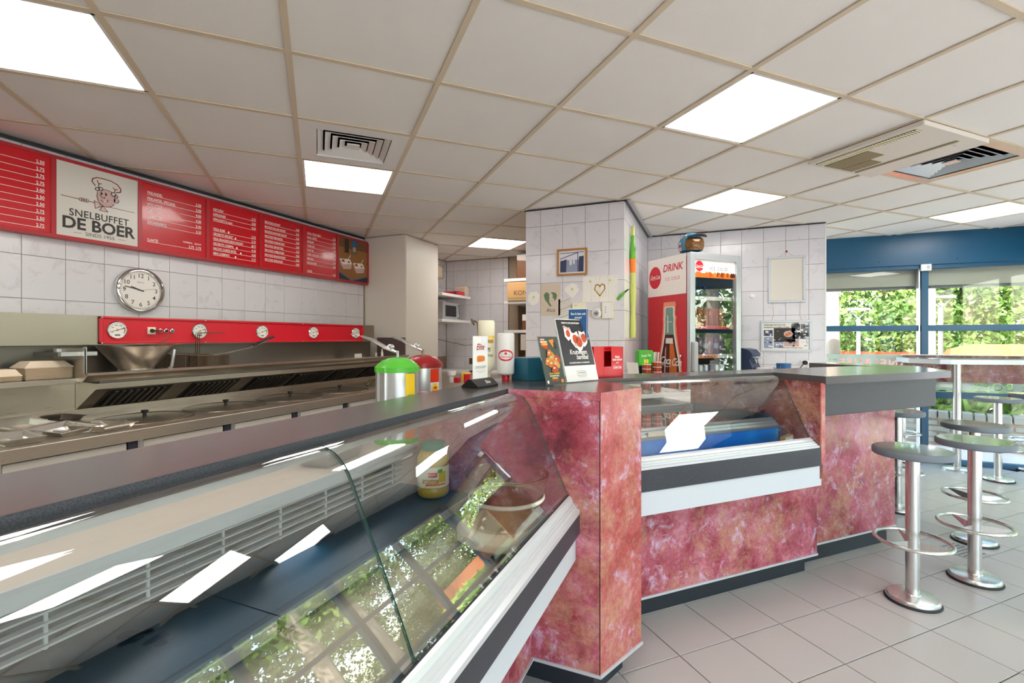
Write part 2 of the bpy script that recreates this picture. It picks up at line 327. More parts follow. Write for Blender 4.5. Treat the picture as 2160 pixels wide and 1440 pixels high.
cells.sort(key=lambda t: (t[0], t[1]))
rest = MB('floor_tile_')
for k, (a, b, u, v, ins) in enumerate(cells):
    M = Matrix.Translation(UV(u + .00225, v + .00225, -.006)) @ Matrix.Rotation(PI / 4, 4, 'Z')
    if ins and k < 285:
        o = bpy.data.objects.new('tile', ftm); COL.objects.link(o); o.parent = floor; o.matrix_basis = M
    else: rest.box(0, .2965, 0, .2965, 0, .006, M=M)
rest.build('floor_tiles', floor, kind='stuff')
# ---- ceiling
cl = MB('ceiling_tile'); cl.prism([(-4.3, -3.2), (3.95, -3.2), (3.95, 7.1), (-4.3, 7.1)], 2.51, 2.62)  # slab reaches past the walls as an added eave to block sun
ceiling = struct(cl, 'ceiling')
LIGHTS = [(-1, 0), (1, 2), (4, -1), (6, 1), (10, 0), (4, 5), (1, -3), (4, -4), (7, -4), (-2, -3), (1, -6), (9, -3)]
SPECIAL = {(1, 1), (6, -1), (7, -1)} | set(LIGHTS)
ctm = tilemesh(.588, .588, .012, .0015, 'ceiling_tile')
for a in range(-9, 16):
    for b in range(-12, 11):
        if (a, b) in SPECIAL: continue
        u, v = U0 + .6 * a, V0 + .6 * b; p = UV(u + .3, v + .3)
        cs = [tuple(UV(u + du, v + dv)[:2]) for du, dv in ((.006, .006), (.594, .006), (.594, .594), (.006, .594))]
        c2 = clip(cs, HP)
        if len(c2) < 3: continue
        if p.x > 1.2 and p.y > 6.5: continue
        near = any(-300 < pj(q_[0], q_[1], 2.48)[0] < 2460 and -300 < pj(q_[0], q_[1], 2.48)[1] < 720 for q_ in cs)
        if c2 == cs:
            o = bpy.data.objects.new('ceiling_panel', ctm); COL.objects.link(o); o.parent = ceiling
            o.matrix_basis = Matrix.Translation(UV(u + .594, v + .006, 2.499)) @ Matrix.Rotation(PI / 4, 4, 'Z') @ Matrix.Rotation(PI, 4, 'Y')
            o.location = UV(u + .594, v + .006, 2.499)
        elif near:
            m = MB('ceiling_tile'); m.prism(c2, 2.487, 2.499); m.build('ceiling_panel', ceiling)
def seg_clip(p0, p1):
    t0, t1 = 0, 1
    for a, b, c in HP:
        d0 = a * p0[0] + b * p0[1] - c; d1 = a * p1[0] + b * p1[1] - c
        if d0 > 0 and d1 > 0: return None
        if d0 > 0: t0 = max(t0, d0 / (d0 - d1))
        if d1 > 0: t1 = min(t1, d0 / (d0 - d1))
    return (t0, t1) if t1 - t0 > .01 else None
for k in range(-12, 17):
    for kind in (0, 1):
        if kind == 0: p0, p1 = UV(U0 + .6 * k, -6), UV(U0 + .6 * k, 9)
        else: p0, p1 = UV(-7, V0 + .6 * k), UV(9, V0 + .6 * k)
        sc = seg_clip(p0, p1)
        if not sc: continue
        A = p0.lerp(p1, sc[0]); B = p0.lerp(p1, sc[1]); L = (B - A).length
        m = MB('ceiling_bar'); dz = .0004 * kind
        M = Matrix.Translation(A) @ Matrix.Rotation(math.atan2(B.y - A.y, B.x - A.x), 4, 'Z')
        m.box(0, L, -.012, .012, 2.480 + dz, 2.485, M=M); m.box(0, L, -.001, .001, 2.485, 2.51, M=M); m.build('grid_bar', ceiling)
def cellroot(name, label, cat, a, b, group=None):
    return thing(name, label, cat, UV(U0 + .6 * a + .3, V0 + .6 * b + .3, 2.48), PI / 4, group)
LL = {(-1, 0): 'square ceiling light panel at the top left above the menu boards', (1, 2): 'square ceiling light panel right behind the white air vent', (4, -1): 'large square ceiling light panel in front of the air conditioner',
      (6, 1): 'square ceiling light panel nearest the wall with the drinks fridge', (10, 0): 'square ceiling light panel close to the blue window header', (4, 5): 'small looking ceiling light panel above the back kitchen niche'}
for n, (a, b) in enumerate(LIGHTS):
    t = cellroot('ceiling_light', LL.get((a, b), 'square ceiling light panel behind the camera, number %s of its row' % ['one', 'two', 'three', 'four', 'five', 'six'][n % 6]), 'light', a, b, 'square light panels in the suspended ceiling')
    m = MB('white'); e = .286
    for x0, x1, y0, y1 in ((-.294, .294, -.294, -e + .012), (-.294, .294, e - .012, .294), (-.294, -e + .012, -e, e), (e - .012, .294, -e, e)): m.box(x0, x1, y0, y1, .002, .02)
    m.build('frame', t); d = MB('lamp_white'); d.box(-e + .012, e - .012, -e + .012, e - .012, .006, .014); d.build('diffuser', t)
def vent(a, b, label, metal, group):
    t = cellroot('ceiling_vent', label, 'vent', a, b, group); m = MB('steel' if metal else 'white'); w = .294; h = .2 if not metal else .235
    for x0, x1, y0, y1 in ((-w, w, -w, -h), (-w, w, h, w), (-w, -h, -h, h), (h, w, -h, h)): m.box(x0, x1, y0, y1, .001, .012)
    m.build('face_plate', t); k = MB('black'); k.box(-h, h, -h, h, .03, .034); k.build('duct', t)
    for i in range(5):
        r0 = h - .004 - i * .040; r1 = r0 - .03
        if r1 < 0: break
        s = MB('alu' if metal else 'white'); z0, z1 = .002 - i * .0008, .024
        v = []
        for (r, z) in ((r0, z1 - .016), (r1, z1), (r1, z1 + .002), (r0, z1 - .013)):
            v += [(-r, -r, z), (r, -r, z), (r, r, z), (-r, r, z)]
        f = []
        for kk in range(4):
            for q_ in range(4): f.append((kk * 4 + q_, kk * 4 + (q_ + 1) % 4, ((kk + 1) % 4) * 4 + (q_ + 1) % 4, ((kk + 1) % 4) * 4 + q_))
        s.add(v, f); s.build('vane', t)
    c = MB('alu' if metal else 'white'); c.box(-.035, .035, -.035, .035, .006, .012); c.build('centre_plate', t)
vent(1, 1, 'white square louvred air vent beside the small light panel', False, 'square air vents in the ceiling')
vent(7, -1, 'shiny metal framed air vent beside the air conditioner', True, 'square air vents in the ceiling')
t = cellroot('air_conditioner', 'white ceiling cassette air conditioner with brown dusty grilles', 'air conditioner', 6, -1)
m = MB('offwhite'); m.prism([(-.31, -.31), (.31, -.31), (.31, .31), (-.31, .31)], -.03, -.005); m.build('housing', t, bev=.008)
for nm, x0, x1, y0, y1 in (('return_grille', -.285, -.225, -.26, .28), ('air_filter', -.205, -.06, .02, .28), ('side_grille', -.045, .06, .10, .28), ('outlet_flap', .09, .115, -.26, .28)):
    g = MB('ac_grille'); g.box(x0, x1, y0, y1, -.034, -.029)
    if nm == 'return_grille':
        for q_ in range(36): g.box(x0, x1, y0 + .015 * q_, y0 + .015 * q_ + .003, -.037, -.033, 'cream')
    g.build(nm, t)
# the vane panel runs the other way round in the photograph
# ---- tiled walls
wtm = tilemesh(.1972, .2472, .006, .0012, 'wall_tile')
def tile_wall(wall, face, const, s0, s1, z0, z1, joint, rows=.08, sgn=1):
    # face '+x': s=y ; '-y': s=x ; '+y': s=x mirrored
    k0 = math.floor((s0 - joint) / .2) - 1
    for i in range(k0, k0 + 60):
        a = joint + .2 * i; b = a + .2; a2, b2 = max(a, s0), min(b, s1)
        if b2 - a2 < .012: continue
        for j in range(-2, 12):
            c = rows + .25 * j; d = c + .25; c2, d2 = max(c, z0), min(d, z1)
            if d2 - c2 < .012: continue
            o = bpy.data.objects.new('tile', wtm); COL.objects.link(o); o.parent = wall
            if face == '+x': M = frame((const, a2 + .00125, c2 + .00125), '+x')
            elif face == '-y': M = frame((a2 + .00125, const, c2 + .00125), '-y')
            elif face == '-x': M = frame((const, b2 - .00125, c2 + .00125), '-x')
            o.matrix_basis = M @ Matrix.Diagonal(((b2 - a2 - .0028) / .1972, (d2 - c2 - .0028) / .2472, 1, 1))
def wall(name, x0, x1, y0, y1, z0=0, z1=2.51, m='grout'):
    return struct(MB(m).box(x0, x1, y0, y1, z0, z1), name)
XL, YP, YB, YN = -3.62, 3.931, 5.463, 6.10
wl_ = wall('wall_left', XL - .15, XL - .006, -2.8, 6.3); tile_wall(wl_, '+x', XL - .006, .9, 4.28, 1.33, 2.475, 1.402 - .2 * 7)
tile_wall(wl_, '+x', XL - .006, 4.97, 6.09, 1.08, 2.475, YN - .0)
wn_ = wall('wall_niche', XL, -2.62, YN + .006, YN + .15); tile_wall(wn_, '-y', YN + .006, XL, -2.62, .83, 2.475, -1.699 - 1.8)
wr_ = wall('wall_niche_side', -2.62 + .0, -2.47, YN, YN + .8); 
wn2 = wall('wall_back_left', -2.62, -1.3, 6.5, 6.65); tile_wall(wn2, '-y', 6.5, -2.62, -1.4, .83, 2.475, -2.6)
struct(MB('grout').box(-2.62, -2.61, YN, 6.5, 0, 2.51), 'wall_niche_return')
XP0, XP1 = -1.52, -.652
wp_ = wall('wall_pillar', XP0, XP1 - .006, YP + .006, 6.6); tile_wall(wp_, '-y', YP + .006, XP0, XP1, .83, 2.475, -1.38)
ws_ = wall('wall_pillar_side', XP1 - .012, XP1 - .006, YP + .006, YB); tile_wall(ws_, '+x', XP1 - .006, YP, YB, .83, 2.475, YP)
wb_ = wall('wall_back', XP1 - .006, 1.036, YB + .006, YB + .2); tile_wall(wb_, '-y', YB + .006, XP1, 1.036, .83, 2.475, -.505)
struct(MB('white').box(1.030, 1.042, YB - .003, 6.5, 0, 2.51), 'trim_1')       # white corner of the tiled wall
struct(MB('black').box(XP1 - .004, XP1 + .022, YP - .01, YB, 2.470, 2.4795), 'gap_shade_2')  # black strip standing in for the shade of the ceiling gap
struct(MB('lightgrey').box(XP1 + .022, XP1 + .05, YP + .0, YB, 2.474, 2.4795), 'trim_3')
struct(MB('black').box(XP0 - .01, XP1, YP - .012, YP, 2.473, 2.4795), 'gap_shade_4')  # shade of the gap over the pillar front, as a black strip
struct(MB('dark').box(XL, XL + .02, .3, 4.28, 2.462, 2.4795), 'gap_shade_5')  # dark strip put in as gap shade above the left wall
struct(MB('black').box(XP1, 1.036, YB - .014, YB, 2.474, 2.4795), 'gap_shade_6')  # black strip for the shade where back wall meets ceiling
# hidden sides
wall('wall_front_left', XL - .15, .9, -2.8, -2.6, m='white')
# white cabinet block between the menu board and the niche
cb = thing('tall_cabinet', 'tall white cupboard block reaching the ceiling beside the menu boards', 'cabinet', (-3.345, 4.635, 0))
MB('cabinet_white').box(-.275, .275, -.335, .335, 0, 2.478).build('body', cb, bev=.002)
MB('cabinet_white').box(.275, .283, -.325, .325, .05, 2.46).build('door', cb, bev=.002)
# ---- window wall straight ahead on the right
def window_wall(name, p0, p1, posts, shutter=True, header=True, hz=(2.14, 2.51)):
    d = Vector((p1[0] - p0[0], p1[1] - p0[1])); L = d.length
    root = bpy.data.objects.new(name, None); COL.objects.link(root); root['kind'] = 'structure'
    root.location = (p0[0], p0[1], 0); root.rotation_euler = (0, 0, math.atan2(d.y, d.x))       # local x along the wall, local -y = inside
    h = MB('blue_paint'); h.box(0, L, -.07, .06, hz[0], hz[1]); h.build('header_panel', root, bev=.004)
    for x, w in posts: MB('blue_paint').box(x, x + w, -.045, .035, .0, hz[0]).build('post', root, bev=.003)
    xs = [0] + [v for x, w in posts for v in (x, x + w)] + [L]
    bays = [(xs[i], xs[i + 1]) for i in range(0, len(xs), 2) if xs[i + 1] - xs[i] > .05]
    for a, b in bays:
        for z0, z1 in ((.0, .05), (.705, .772), (1.425, 1.49)): MB('blue_paint').box(a, b, -.03, .03, z0, z1).build('rail', root, bev=.003)
        MB('blue_paint').box(a, b, -.05, .03, 2.10, 2.14).build('rail', root)
        for z0, z1 in ((.05, .705), (.772, 1.425), (1.49, 2.10)):
            MB('window_glass').box(a, b, -.003, .003, z0, z1).build('pane', root)
        if not shutter: continue
        s = MB('shutter'); s.box(a, b, .05, .2, 1.925, 2.16); s.box(a + .01, b - .01, .08, .11, 1.895, 1.925, 'grey'); s.build('shutter_box', root)
    return root
w1 = window_wall('window_1', (1.042, 6.5), (3.35, 6.5), [(1.064, .062), (2.2, .1)])
MB('alu').box(1.040, 1.052, -.045, .02, 0, 2.14).build('post_strip', w1)
for dx in (.26, .68, 1.36): MB('dark').lathe([(.006, 0), (.004, .006)], n=8, M=frame((dx, -.07, 2.19), '-y')).build('screw', w1)
sw = thing('window_sensor', 'small white alarm contact high on the blue window post', 'sensor', (2.137, 6.447, 2.11))
MB('white').box(-.045, .045, -.03, 0, -.035, .035).build('housing', sw, bev=.004); MB('lightgrey').box(.004, .03, -.033, -.03, -.02, .02).build('button', sw)
# frosted film with the cut-out shop name (mirrored, it reads from outside)
def film(x0, x1, z0, z1, y, body, tx, tz, size, name):
    f = MB('frost').box(x0, x1, y, y + .002, z0, z1).build(name, None); 
    cu = bpy.data.curves.new('cut', 'FONT'); cu.body = body; cu.size = size; cu.extrude = .02; cu.space_character = 1.25
    o = bpy.data.objects.new('cut', cu); COL.objects.link(o); o.matrix_world = frame((tx, y, tz), '+y'); bpy.context.view_layer.update()
    me = bpy.data.meshes.new_from_object(o.evaluated_get(bpy.context.evaluated_depsgraph_get())); oc = bpy.data.objects.new('cutm', me); COL.objects.link(oc); oc.matrix_world = o.matrix_world.copy()
    b = f.modifiers.new('b', 'BOOLEAN'); b.object = oc; b.operation = 'DIFFERENCE'; b.solver = 'EXACT'; b.use_self = True; bpy.context.view_layer.update()
    try:
        nm = bpy.data.meshes.new_from_object(f.evaluated_get(bpy.context.evaluated_depsgraph_get()))
        if len(nm.polygons) > 8: f.modifiers.clear(); f.data = nm
        else: f.modifiers.clear()
    except Exception: f.modifiers.clear()
    for q_ in (o, oc): bpy.data.objects.remove(q_)
    return f
f1 = film(1.045, 2.10, .79, 1.165, 6.507, 'SNELBUFFET', 1.985, 1.03, .115, 'frosted_film'); f1.parent = w1; f1.matrix_parent_inverse = Matrix.Translation((-1.042, -6.5, 0))
f2 = film(2.17, 3.34, .79, 1.165, 6.507, 'DE BOER', 3.1, .80, .115, 'frosted_film'); f2.parent = w1; f2.matrix_parent_inverse = Matrix.Translation((-1.042, -6.5, 0))
# the other glazed sides of the customer area (seen mirrored in the display glass)
window_wall('window_2', (3.35, 6.5), (3.35, -2.6), [(0, .06), (1.2, .08), (2.4, .08), (3.6, .08), (4.8, .08), (6.0, .08), (7.4, .08), (9.02, .08)], False)
window_wall('window_3', (3.35, -2.6), (.9, -2.6), [(0, .06), (1.2, .08), (2.37, .08)], False)
# ================================================================ COUNTERS
YE = 1.725; YS = -1.1                      # display counter runs along y from YS to the pillar face YE
# continuous laminate countertop: display run, pillar, freezer run
ct = thing('countertop', 'long grey speckled laminate countertop running over both display counters and the pillar', 'countertop', (-.85, 1.0, 1.12))
def P0(mb): mb.M = Matrix.Translation((.85, -1.0, -1.12)); return mb
ZT = 1.153
m = P0(MB('laminate')); m.prism([(-.972, YS), (-.744, YS), (-.744, YE), (-.744, 1.76), (-.972, 1.9)], 1.122, ZT); m.build('display_top', ct, bev=.002)
m = P0(MB('laminate_fascia')); m.box(-.7445, -.7425, YS, YE, 1.1225, 1.1525); m.box(-.7415, -.375, YE - .0015, YE + .0, 1.1225, 1.1525, 'marble'); m.build('front_edging', ct)
for pa_, pb_, mm_ in (((-.374, 1.725), (-.262, 1.985), 'marble_orange'), ((-.262, 1.985), tuple(UV(1.218, 1.965)[:2]), 'marble')):
    d_ = (Vector(pb_) - Vector(pa_)).normalized(); n_ = Vector((d_.y, -d_.x)) * .0016; m = P0(MB(mm_)); m.prism([tuple(Vector(pa_) + n_), tuple(Vector(pb_) + n_), pb_, pa_], 1.1205, 1.1525); m.build('front_edging', ct)
A1 = UV(1.218, 1.965); B1 = UV(2.44, 1.965); B2 = UV(2.44, 2.195); C1 = (-.972, -.972 + 2.195 / Q)
m = P0(MB('laminate')); m.prism([(-.972, 1.9), (-.744, 1.76), (-.744, YE), (-.3725, YE), (-.262, 1.985), tuple(UV(1.218, 1.72)[:2]), tuple(A1[:2]), tuple(B1[:2]), tuple(B2[:2]), C1], 1.122, ZT); m.build('corner_and_freezer_top', ct)
m = P0(MB('alu')); m.box(-.750, -.744, YS, YE, 1.108, 1.121); m.build('lower_strip', ct)
# ---- left display counter
dc = thing('display_counter', 'refrigerated display counter with curved glass front, white rail and slatted back in the foreground', 'counter', (-.85, .3, 0))
def D(mm='white'): q_ = MB(mm); q_.M = Matrix.Translation((.85, -.3, 0)); return q_
prof = [(-.752, 1.139), (-.735, 1.1405), (-.715, 1.139), (-.700, 1.1355), (-.685, 1.129), (-.672, 1.120), (-.660, 1.108), (-.648, 1.092), (-.636, 1.069), (-.611, 1.014), (-.58, .95), (-.549, .885), (-.521, .825), (-.491, .757)]
def offset(pr, t):
    out = []
    for i, p in enumerate(pr):
        a = Vector(pr[max(i - 1, 0)]); b = Vector(pr[min(i + 1, len(pr) - 1)]); d = (b - a).normalized(); out.append((p[0] + d.y * t, p[1] - d.x * t))
    return out
def curved_glass(mk, prof, y0, y1, parent, sub='edge'):
    inner = offset(prof, .006); mb = mk('glass'); n = len(prof)
    v = [(p[0], y, p[1]) for y in (y0, y1) for p in prof]; f = [(i, i + 1, n + i + 1, n + i) for i in range(n - 1)]
    mb.add(v, f, 'glass', True)
    v = [(p[0], y, p[1]) for y in (y0, y1) for p in inner]; mb.add(v, [t_[::-1] for t_ in f], 'glass', True)
    g = mb.build('glass_pane', parent, ang=60)
    for y in (y0, y1):
        e = mk('glass_edge'); v = [(p[0], y, p[1]) for p in prof] + [(p[0], y, p[1]) for p in inner]
        e.add(v, [(i, i + 1, n + i + 1, n + i) for i in range(n - 1)], 'glass_edge'); e.build('glass_edge', g)
    return g
curved_glass(D, prof, YS, .7235, dc); curved_glass(D, prof, .7265, YE - .003, dc)
rail = [(-.53, .70), (-.45, .70), (-.45, .714), (-.462, .719), (-.464, .727), (-.470, .729), (-.470, .734), (-.476, .736), (-.478, .746), (-.484, .7575), (-.4935, .762), (-.502, .758), (-.53, .745)]
D('alu_bright').extrude_y(rail, YS, YE - .002, sm=False).build('rail_profile', dc)
MB_ = D('rubber'); MB_.extrude_y([(-.506, .7615), (-.506, .748), (-.492, .748), (-.492, .765)], YS, YE - .002); MB_.build('seal', dc)
D('laminate_fascia').box(-.49, -.450, YS, YE - .002, .625, .701).build('fascia_band', dc, bev=.002)
D('panel_white').box(-.50, -.466, YS, YE - .002, .525, .626).build('white_panel', dc)
D('marble').box(-.66, -.640, YS, YE - .002, .115, .60).build('front_panel', dc)
D('alu_bright').box(-.66, -.632, YS, YE - .002, .107, .116).build('base_trim', dc)
D('kick').box(-.72, -.690, YS, YE - .002, 0, .108).build('kick_plate', dc)
# inside: deck, lower tray, slatted back, worktop
ya = YS
for q_, yb in enumerate((-.2, .79, YE - .004)):
    m = D('case_steel'); m.extrude_y([(-1.262, .712), (-.905, .712), (-.900, .716), (-.905, .720), (-1.262, .720)], ya + .002, yb - .002); m.build('deck_plate', dc, bev=.002)
    m = D('alu'); m.box(-.906, -.899, ya + .012, yb - .012, .684, .718); m.build('deck_lip', dc, bev=.003); ya = yb
D('deck_beige').box(-.94, -.49, YS, YE - .004, .655, .665).build('lower_tray', dc)
D('beige_lam').box(-.52, -.505, YS, YE - .004, .60, .75).build('inner_front', dc)
D('grille_back').box(-1.30, -1.285, YS, YE - .004, .66, .87).build('back_panel', dc)
for k in range(6):
    z = .728 + .0235 * k
    ya = YS
    for yb in (-.2, .79, YE - .004):
        m = D('grille_white'); m.box(-1.256, -1.238, ya + .001, yb - .001, z, z + .0045); m.build('slat', dc); ya = yb
yy = YS + .1
while yy < YE:
    m = D('grille_white'); m.box(-1.252, -1.246, yy - .003, yy + .003, .722, .862); m.build('slat_clip', dc); yy += .19
wt = thing('rear_worktop', 'pale beige worktop with white front edge behind the display glass', 'worktop', (-1.4, .5, .86))
m = MB('beige_lam'); m.M = Matrix.Translation((1.4, -.5, -.86)); m.box(-1.64, -1.170, YS, 2.3, .862, .9); m.build('top', wt)
m = MB('panel_white'); m.M = Matrix.Translation((1.4, -.5, -.86)); m.box(-1.170, -1.163, YS, YE, .860, .901); m.build('front_edge', wt)
m = MB('cabinet_white'); m.M = Matrix.Translation((1.4, -.5, -.86)); m.box(-1.62, -1.31, YS, 2.3, 0, .861); m.build('cupboard', wt)
# water stain on the steel deck: a stuck dark residue
random.seed(3); m = D('dark')
for i in range(26):
    a = onz(300 + random.uniform(-45, 45), 1345 + random.uniform(-14, 14), .7204); r = random.uniform(.004, .012)
    m.prism([(a.x + r * random.uniform(.6, 1.3) * math.cos(t_), a.y + r * random.uniform(.8, 2.0) * math.sin(t_)) for t_ in [k * PI / 4 for k in range(8)]], .7201, .7207)
m.build('dried_stain', dc, kind='stuff')
# ---- marbled pillar between the two counters
pc = thing('counter_pillar', 'tall red marbled corner block joining the two display counters', 'counter', (-.45, 1.9, 0))
def K(mm='marble'): q_ = MB(mm); q_.M = Matrix.Translation((.45, -1.9, 0)); return q_
K('marble').box(-1.165, -.3760, YE, YE + .02, .115, 1.1215).build('side_panel', pc)
a_, b_ = Vector((-.374, YE)), Vector((-.262, 1.985)); dd = (b_ - a_).normalized(); nn = Vector((-dd.y, dd.x))
K('marble_orange').prism([tuple(a_), tuple(b_), tuple(b_ + nn * .02), tuple(a_ + nn * .02)], .115, 1.1215).build('front_panel', pc)
uf = 1.218; pA = UV(uf, 1.592); pB = UV(uf, 2.19)
K('marble').prism([tuple(pA[:2]), tuple(pB[:2]), tuple((UV(uf - .02, 2.19))[:2]), tuple((UV(uf - .02, 1.592))[:2])], .115, 1.1215).build('side_panel', pc)
K('cabinet_white').prism([(-.97, YE + .02), (-.40, YE + .02), (-.30, 1.985), tuple(UV(uf - .02, 1.63)[:2]), tuple(UV(uf - .02, 2.17)[:2]), (-.97, 2.1)], .12, 1.12).build('body', pc)
m = K('alu_bright')
for p, q2 in (((-.64, YE), (-.374, YE)), ((-.374, YE), (-.262, 1.985))):
    p, q2 = Vector(p), Vector(q2); d_ = (q2 - p).normalized(); n_ = Vector((d_.y, -d_.x)) * .006; m.prism([tuple(p + n_ - d_ * .002), tuple(q2 + n_ + d_ * .004), tuple(q2), tuple(p)], .106, .117)
m.build('base_trim', pc)
K('kick').prism([(-.70, YE + .05), (-.41, YE + .05), (-.335, 1.97), (-.70, 2.2)], 0, .107).build('kick_plate', pc)
K('black').prism([(-.3765, YE - .0008), (-.3735, YE - .0008), (-.3735, YE + .003), (-.3765, YE + .003)], .117, 1.1215).build('corner_joint', pc)
# ---- freezer display counter (turned 45 degrees); local x = along, local y = towards the staff side
UO, VO = 1.8, 1.9
fc = thing('freezer_counter', 'low red marbled display counter with curved glass over the blue chest freezer', 'counter', UV(UO, VO), PI / 4)
def Fq(mm='white'): q_ = MB(mm); q_.M = Matrix.Translation((-UO, -VO, 0)); return q_
u1, u2 = 1.222, 2.415
fprof = [(1.975, 1.140), (1.955, 1.1405), (1.935, 1.138), (1.915, 1.132), (1.900, 1.122), (1.886, 1.108), (1.872, 1.088), (1.855, 1.06), (1.830, 1.0), (1.805, .94), (1.778, .877), (1.752, .815), (1.738, .79)]
fprof = [(1.975, 1.140), (1.955, 1.1405), (1.935, 1.1385), (1.916, 1.132), (1.899, 1.121), (1.884, 1.106), (1.868, 1.084), (1.848, 1.05), (1.812, .98), (1.783, .925), (1.757, .87), (1.733, .83), (1.722, .806)]
inner = offset([(-p[0], p[1]) for p in fprof], .006); inner = [(-p[0], p[1]) for p in inner]; n = len(fprof); gm = Fq('glass'); f = [(i, i + 1, n + i + 1, n + i) for i in range(n - 1)]
gm.add([(u, p[0], p[1]) for u in (u1, u2) for p in fprof], [t_[::-1] for t_ in f], 'glass', True); gm.add([(u, p[0], p[1]) for u in (u1, u2) for p in inner], f, 'glass', True); g = gm.build('glass_pane', fc, ang=60)
e = Fq('glass_edge'); e.add([(u2 - .001, p[0], p[1]) for p in fprof] + [(u2 - .001, p[0], p[1]) for p in inner], f, 'glass_edge'); e.build('glass_edge', g)
fr = [(1.76, .77), (1.668, .785), (1.668, .795), (1.680, .797), (1.682, .803), (1.690, .804), (1.692, .811), (1.702, .813), (1.708, .822), (1.720, .828), (1.732, .822), (1.76, .81)]
Fq('alu_bright').extrude_x([(p[0], p[1]) for p in fr][::-1], u1, u2 - .012).build('rail_profile', fc)
Fq('laminate_fascia').box(u1, u2, 1.668, 1.72, .690, .785).build('fascia_band', fc, bev=.002)
Fq('panel_white').box(u1, u2 + .012, 1.676, 1.72, .585, .691).build('white_panel', fc)
Fq('marble').box(u1, u2 + .235, 1.855, 1.875, .117, .62).build('front_panel', fc)
Fq('alu_bright').box(u1, u2 + .237, 1.849, 1.875, .107, .118).build('base_trim', fc)
Fq('kick').box(u1, u2 + .20, 1.905, 1.925, 0, .108).build('kick_plate', fc)
Fq('panel_white').box(u1, u2, 1.72, 1.86, .585, .60).build('underside', fc)
Fq('marble_brown').box(u2, u2 + .022, 1.675, 2.60, .62, 1.12).build('end_panel', fc)
Fq('marble_orange').box(u2 + .0005, u2 + .031, 1.668, 1.690, .702, 1.118).build('panel_edge', fc)
# ---- blue chest freezer behind the glass
cf = thing('chest_freezer', 'blue fronted chest freezer with sliding glass lids behind the curved glass', 'freezer', UV(UO, VO), PI / 4)
MB('blue')
def skyb(name):
    m, nt, b = NT(name); g = nt.nodes.new('ShaderNodeNewGeometry'); n_ = noise(nt, 5, 7, .6, 1.5, g.outputs['Position']); r = ramp(nt, [(.45, C(30, 124, 236)), (.60, C(50, 150, 245)), (.72, C(150, 200, 245))]); nt.links.new(n_.outputs[0], r.inputs[0]); nt.links.new(r.outputs[0], b.inputs[0]); b.inputs['Roughness'].default_value = .3
skyb('blue_sky_print')
Fq('blue_sky_print').box(u1 + .03, 2.375, 1.885, 1.90, .30, .857).build('front_panel', cf)
Fq('lightgrey').box(u1 + .03, 2.375, 1.90, 2.50, .25, .86).build('body', cf)
tr = [(1.876, .855), (1.874, .868), (1.884, .870), (1.886, .880), (1.896, .882), (1.899, .893), (1.910, .896), (1.922, .905), (1.935, .905), (1.935, .855)]
Fq('alu').extrude_x(tr[::-1], u1 + .02, 2.372).build('front_rail', cf)
Fq('dark').box(2.345, 2.40, 1.925, 2.53, .86, .915).build('side_rail', cf, bev=.004)
Fq('dark').box(1.73, 1.79, 1.94, 2.53, .862, .885).build('middle_rail', cf, bev=.004)
Fq('grey').box(u1 + .02, 2.40, 2.50, 2.55, .86, .908).build('rear_rail', cf)
Fq('black').box(u1 + .05, 2.34, 1.94, 2.50, .852, .8605).build('interior', cf)
Fq('glass').box(u1 + .04, 1.80, 1.935, 2.51, .890, .894).build('glass_lid', cf); Fq('glass').box(1.74, 2.345, 1.935, 2.51, .880, .884).build('glass_lid', cf)
m = Fq('kraft'); m.box(1.48, 1.575, 1.8775, 1.8835, .872, .893); m.build('tape', cf)
sp = thing('staff_worktop', 'white worktop corner beyond the freezer lids', 'worktop', UV(2.75, 2.7), PI / 4)
m = MB('white_lam'); m.M = Matrix.Translation((-2.75, -2.7, 0)); m.box(2.42, 3.3, 2.61, 3.0, .875, .9); m.box(2.46, 3.28, 2.64, 2.98, 0, .875, 'cabinet_white'); m.build('top', sp, bev=.002)
pp = onz(1597, 925, .78); ps = thing('display_box', 'small patterned card leaning inside the freezer counter by the red end panel', 'box', UV(2.30, 1.775, .80), PI / 4 + .35)
MB('gold').box(-.06, .06, -.012, .012, .0, .035).build('body', ps); MB('photo_light').box(-.055, .055, -.0135, -.012, .004, .031).build('print', ps)
# ---- bar counter
bc = thing('bar_counter', 'red marbled bar counter with thick grey top and grey console box', 'counter', UV(3.0, 2.0), PI / 4)
def Bq(mm='marble'): q_ = MB(mm); q_.M = Matrix.Translation((-3.0, -2.0, 0)); return q_
Bq('laminate').prism([(2.438, 1.658), (3.562, 1.655), (3.92, 2.01), (3.92, 2.60), (3.62, 2.60), (3.62, 2.10), (3.5, 2.195), (2.442, 2.195)], 1.112, 1.1535).build('top', bc, bev=.003)
Bq('marble').box(2.45, 3.535, 1.945, 1.965, .117, 1.112).build('front_panel', bc)
Bq('marble').box(3.515, 3.535, 1.965, 2.15, .117, 1.112).build('side_panel', bc)
Bq('alu_bright').box(2.655, 3.54, 1.939, 1.965, .107, .118).build('base_trim', bc)
Bq('kick').box(2.62, 3.50, 1.975, 1.99, 0, .108).build('kick_plate', bc)
Bq('laminate_fascia').box(2.455, 3.495, 1.70, 1.944, .938, 1.111).build('console_box', bc, bev=.003)
Bq('dark').box(3.64, 3.88, 2.15, 2.58, .0, 1.11).build('return_cabinet', bc)
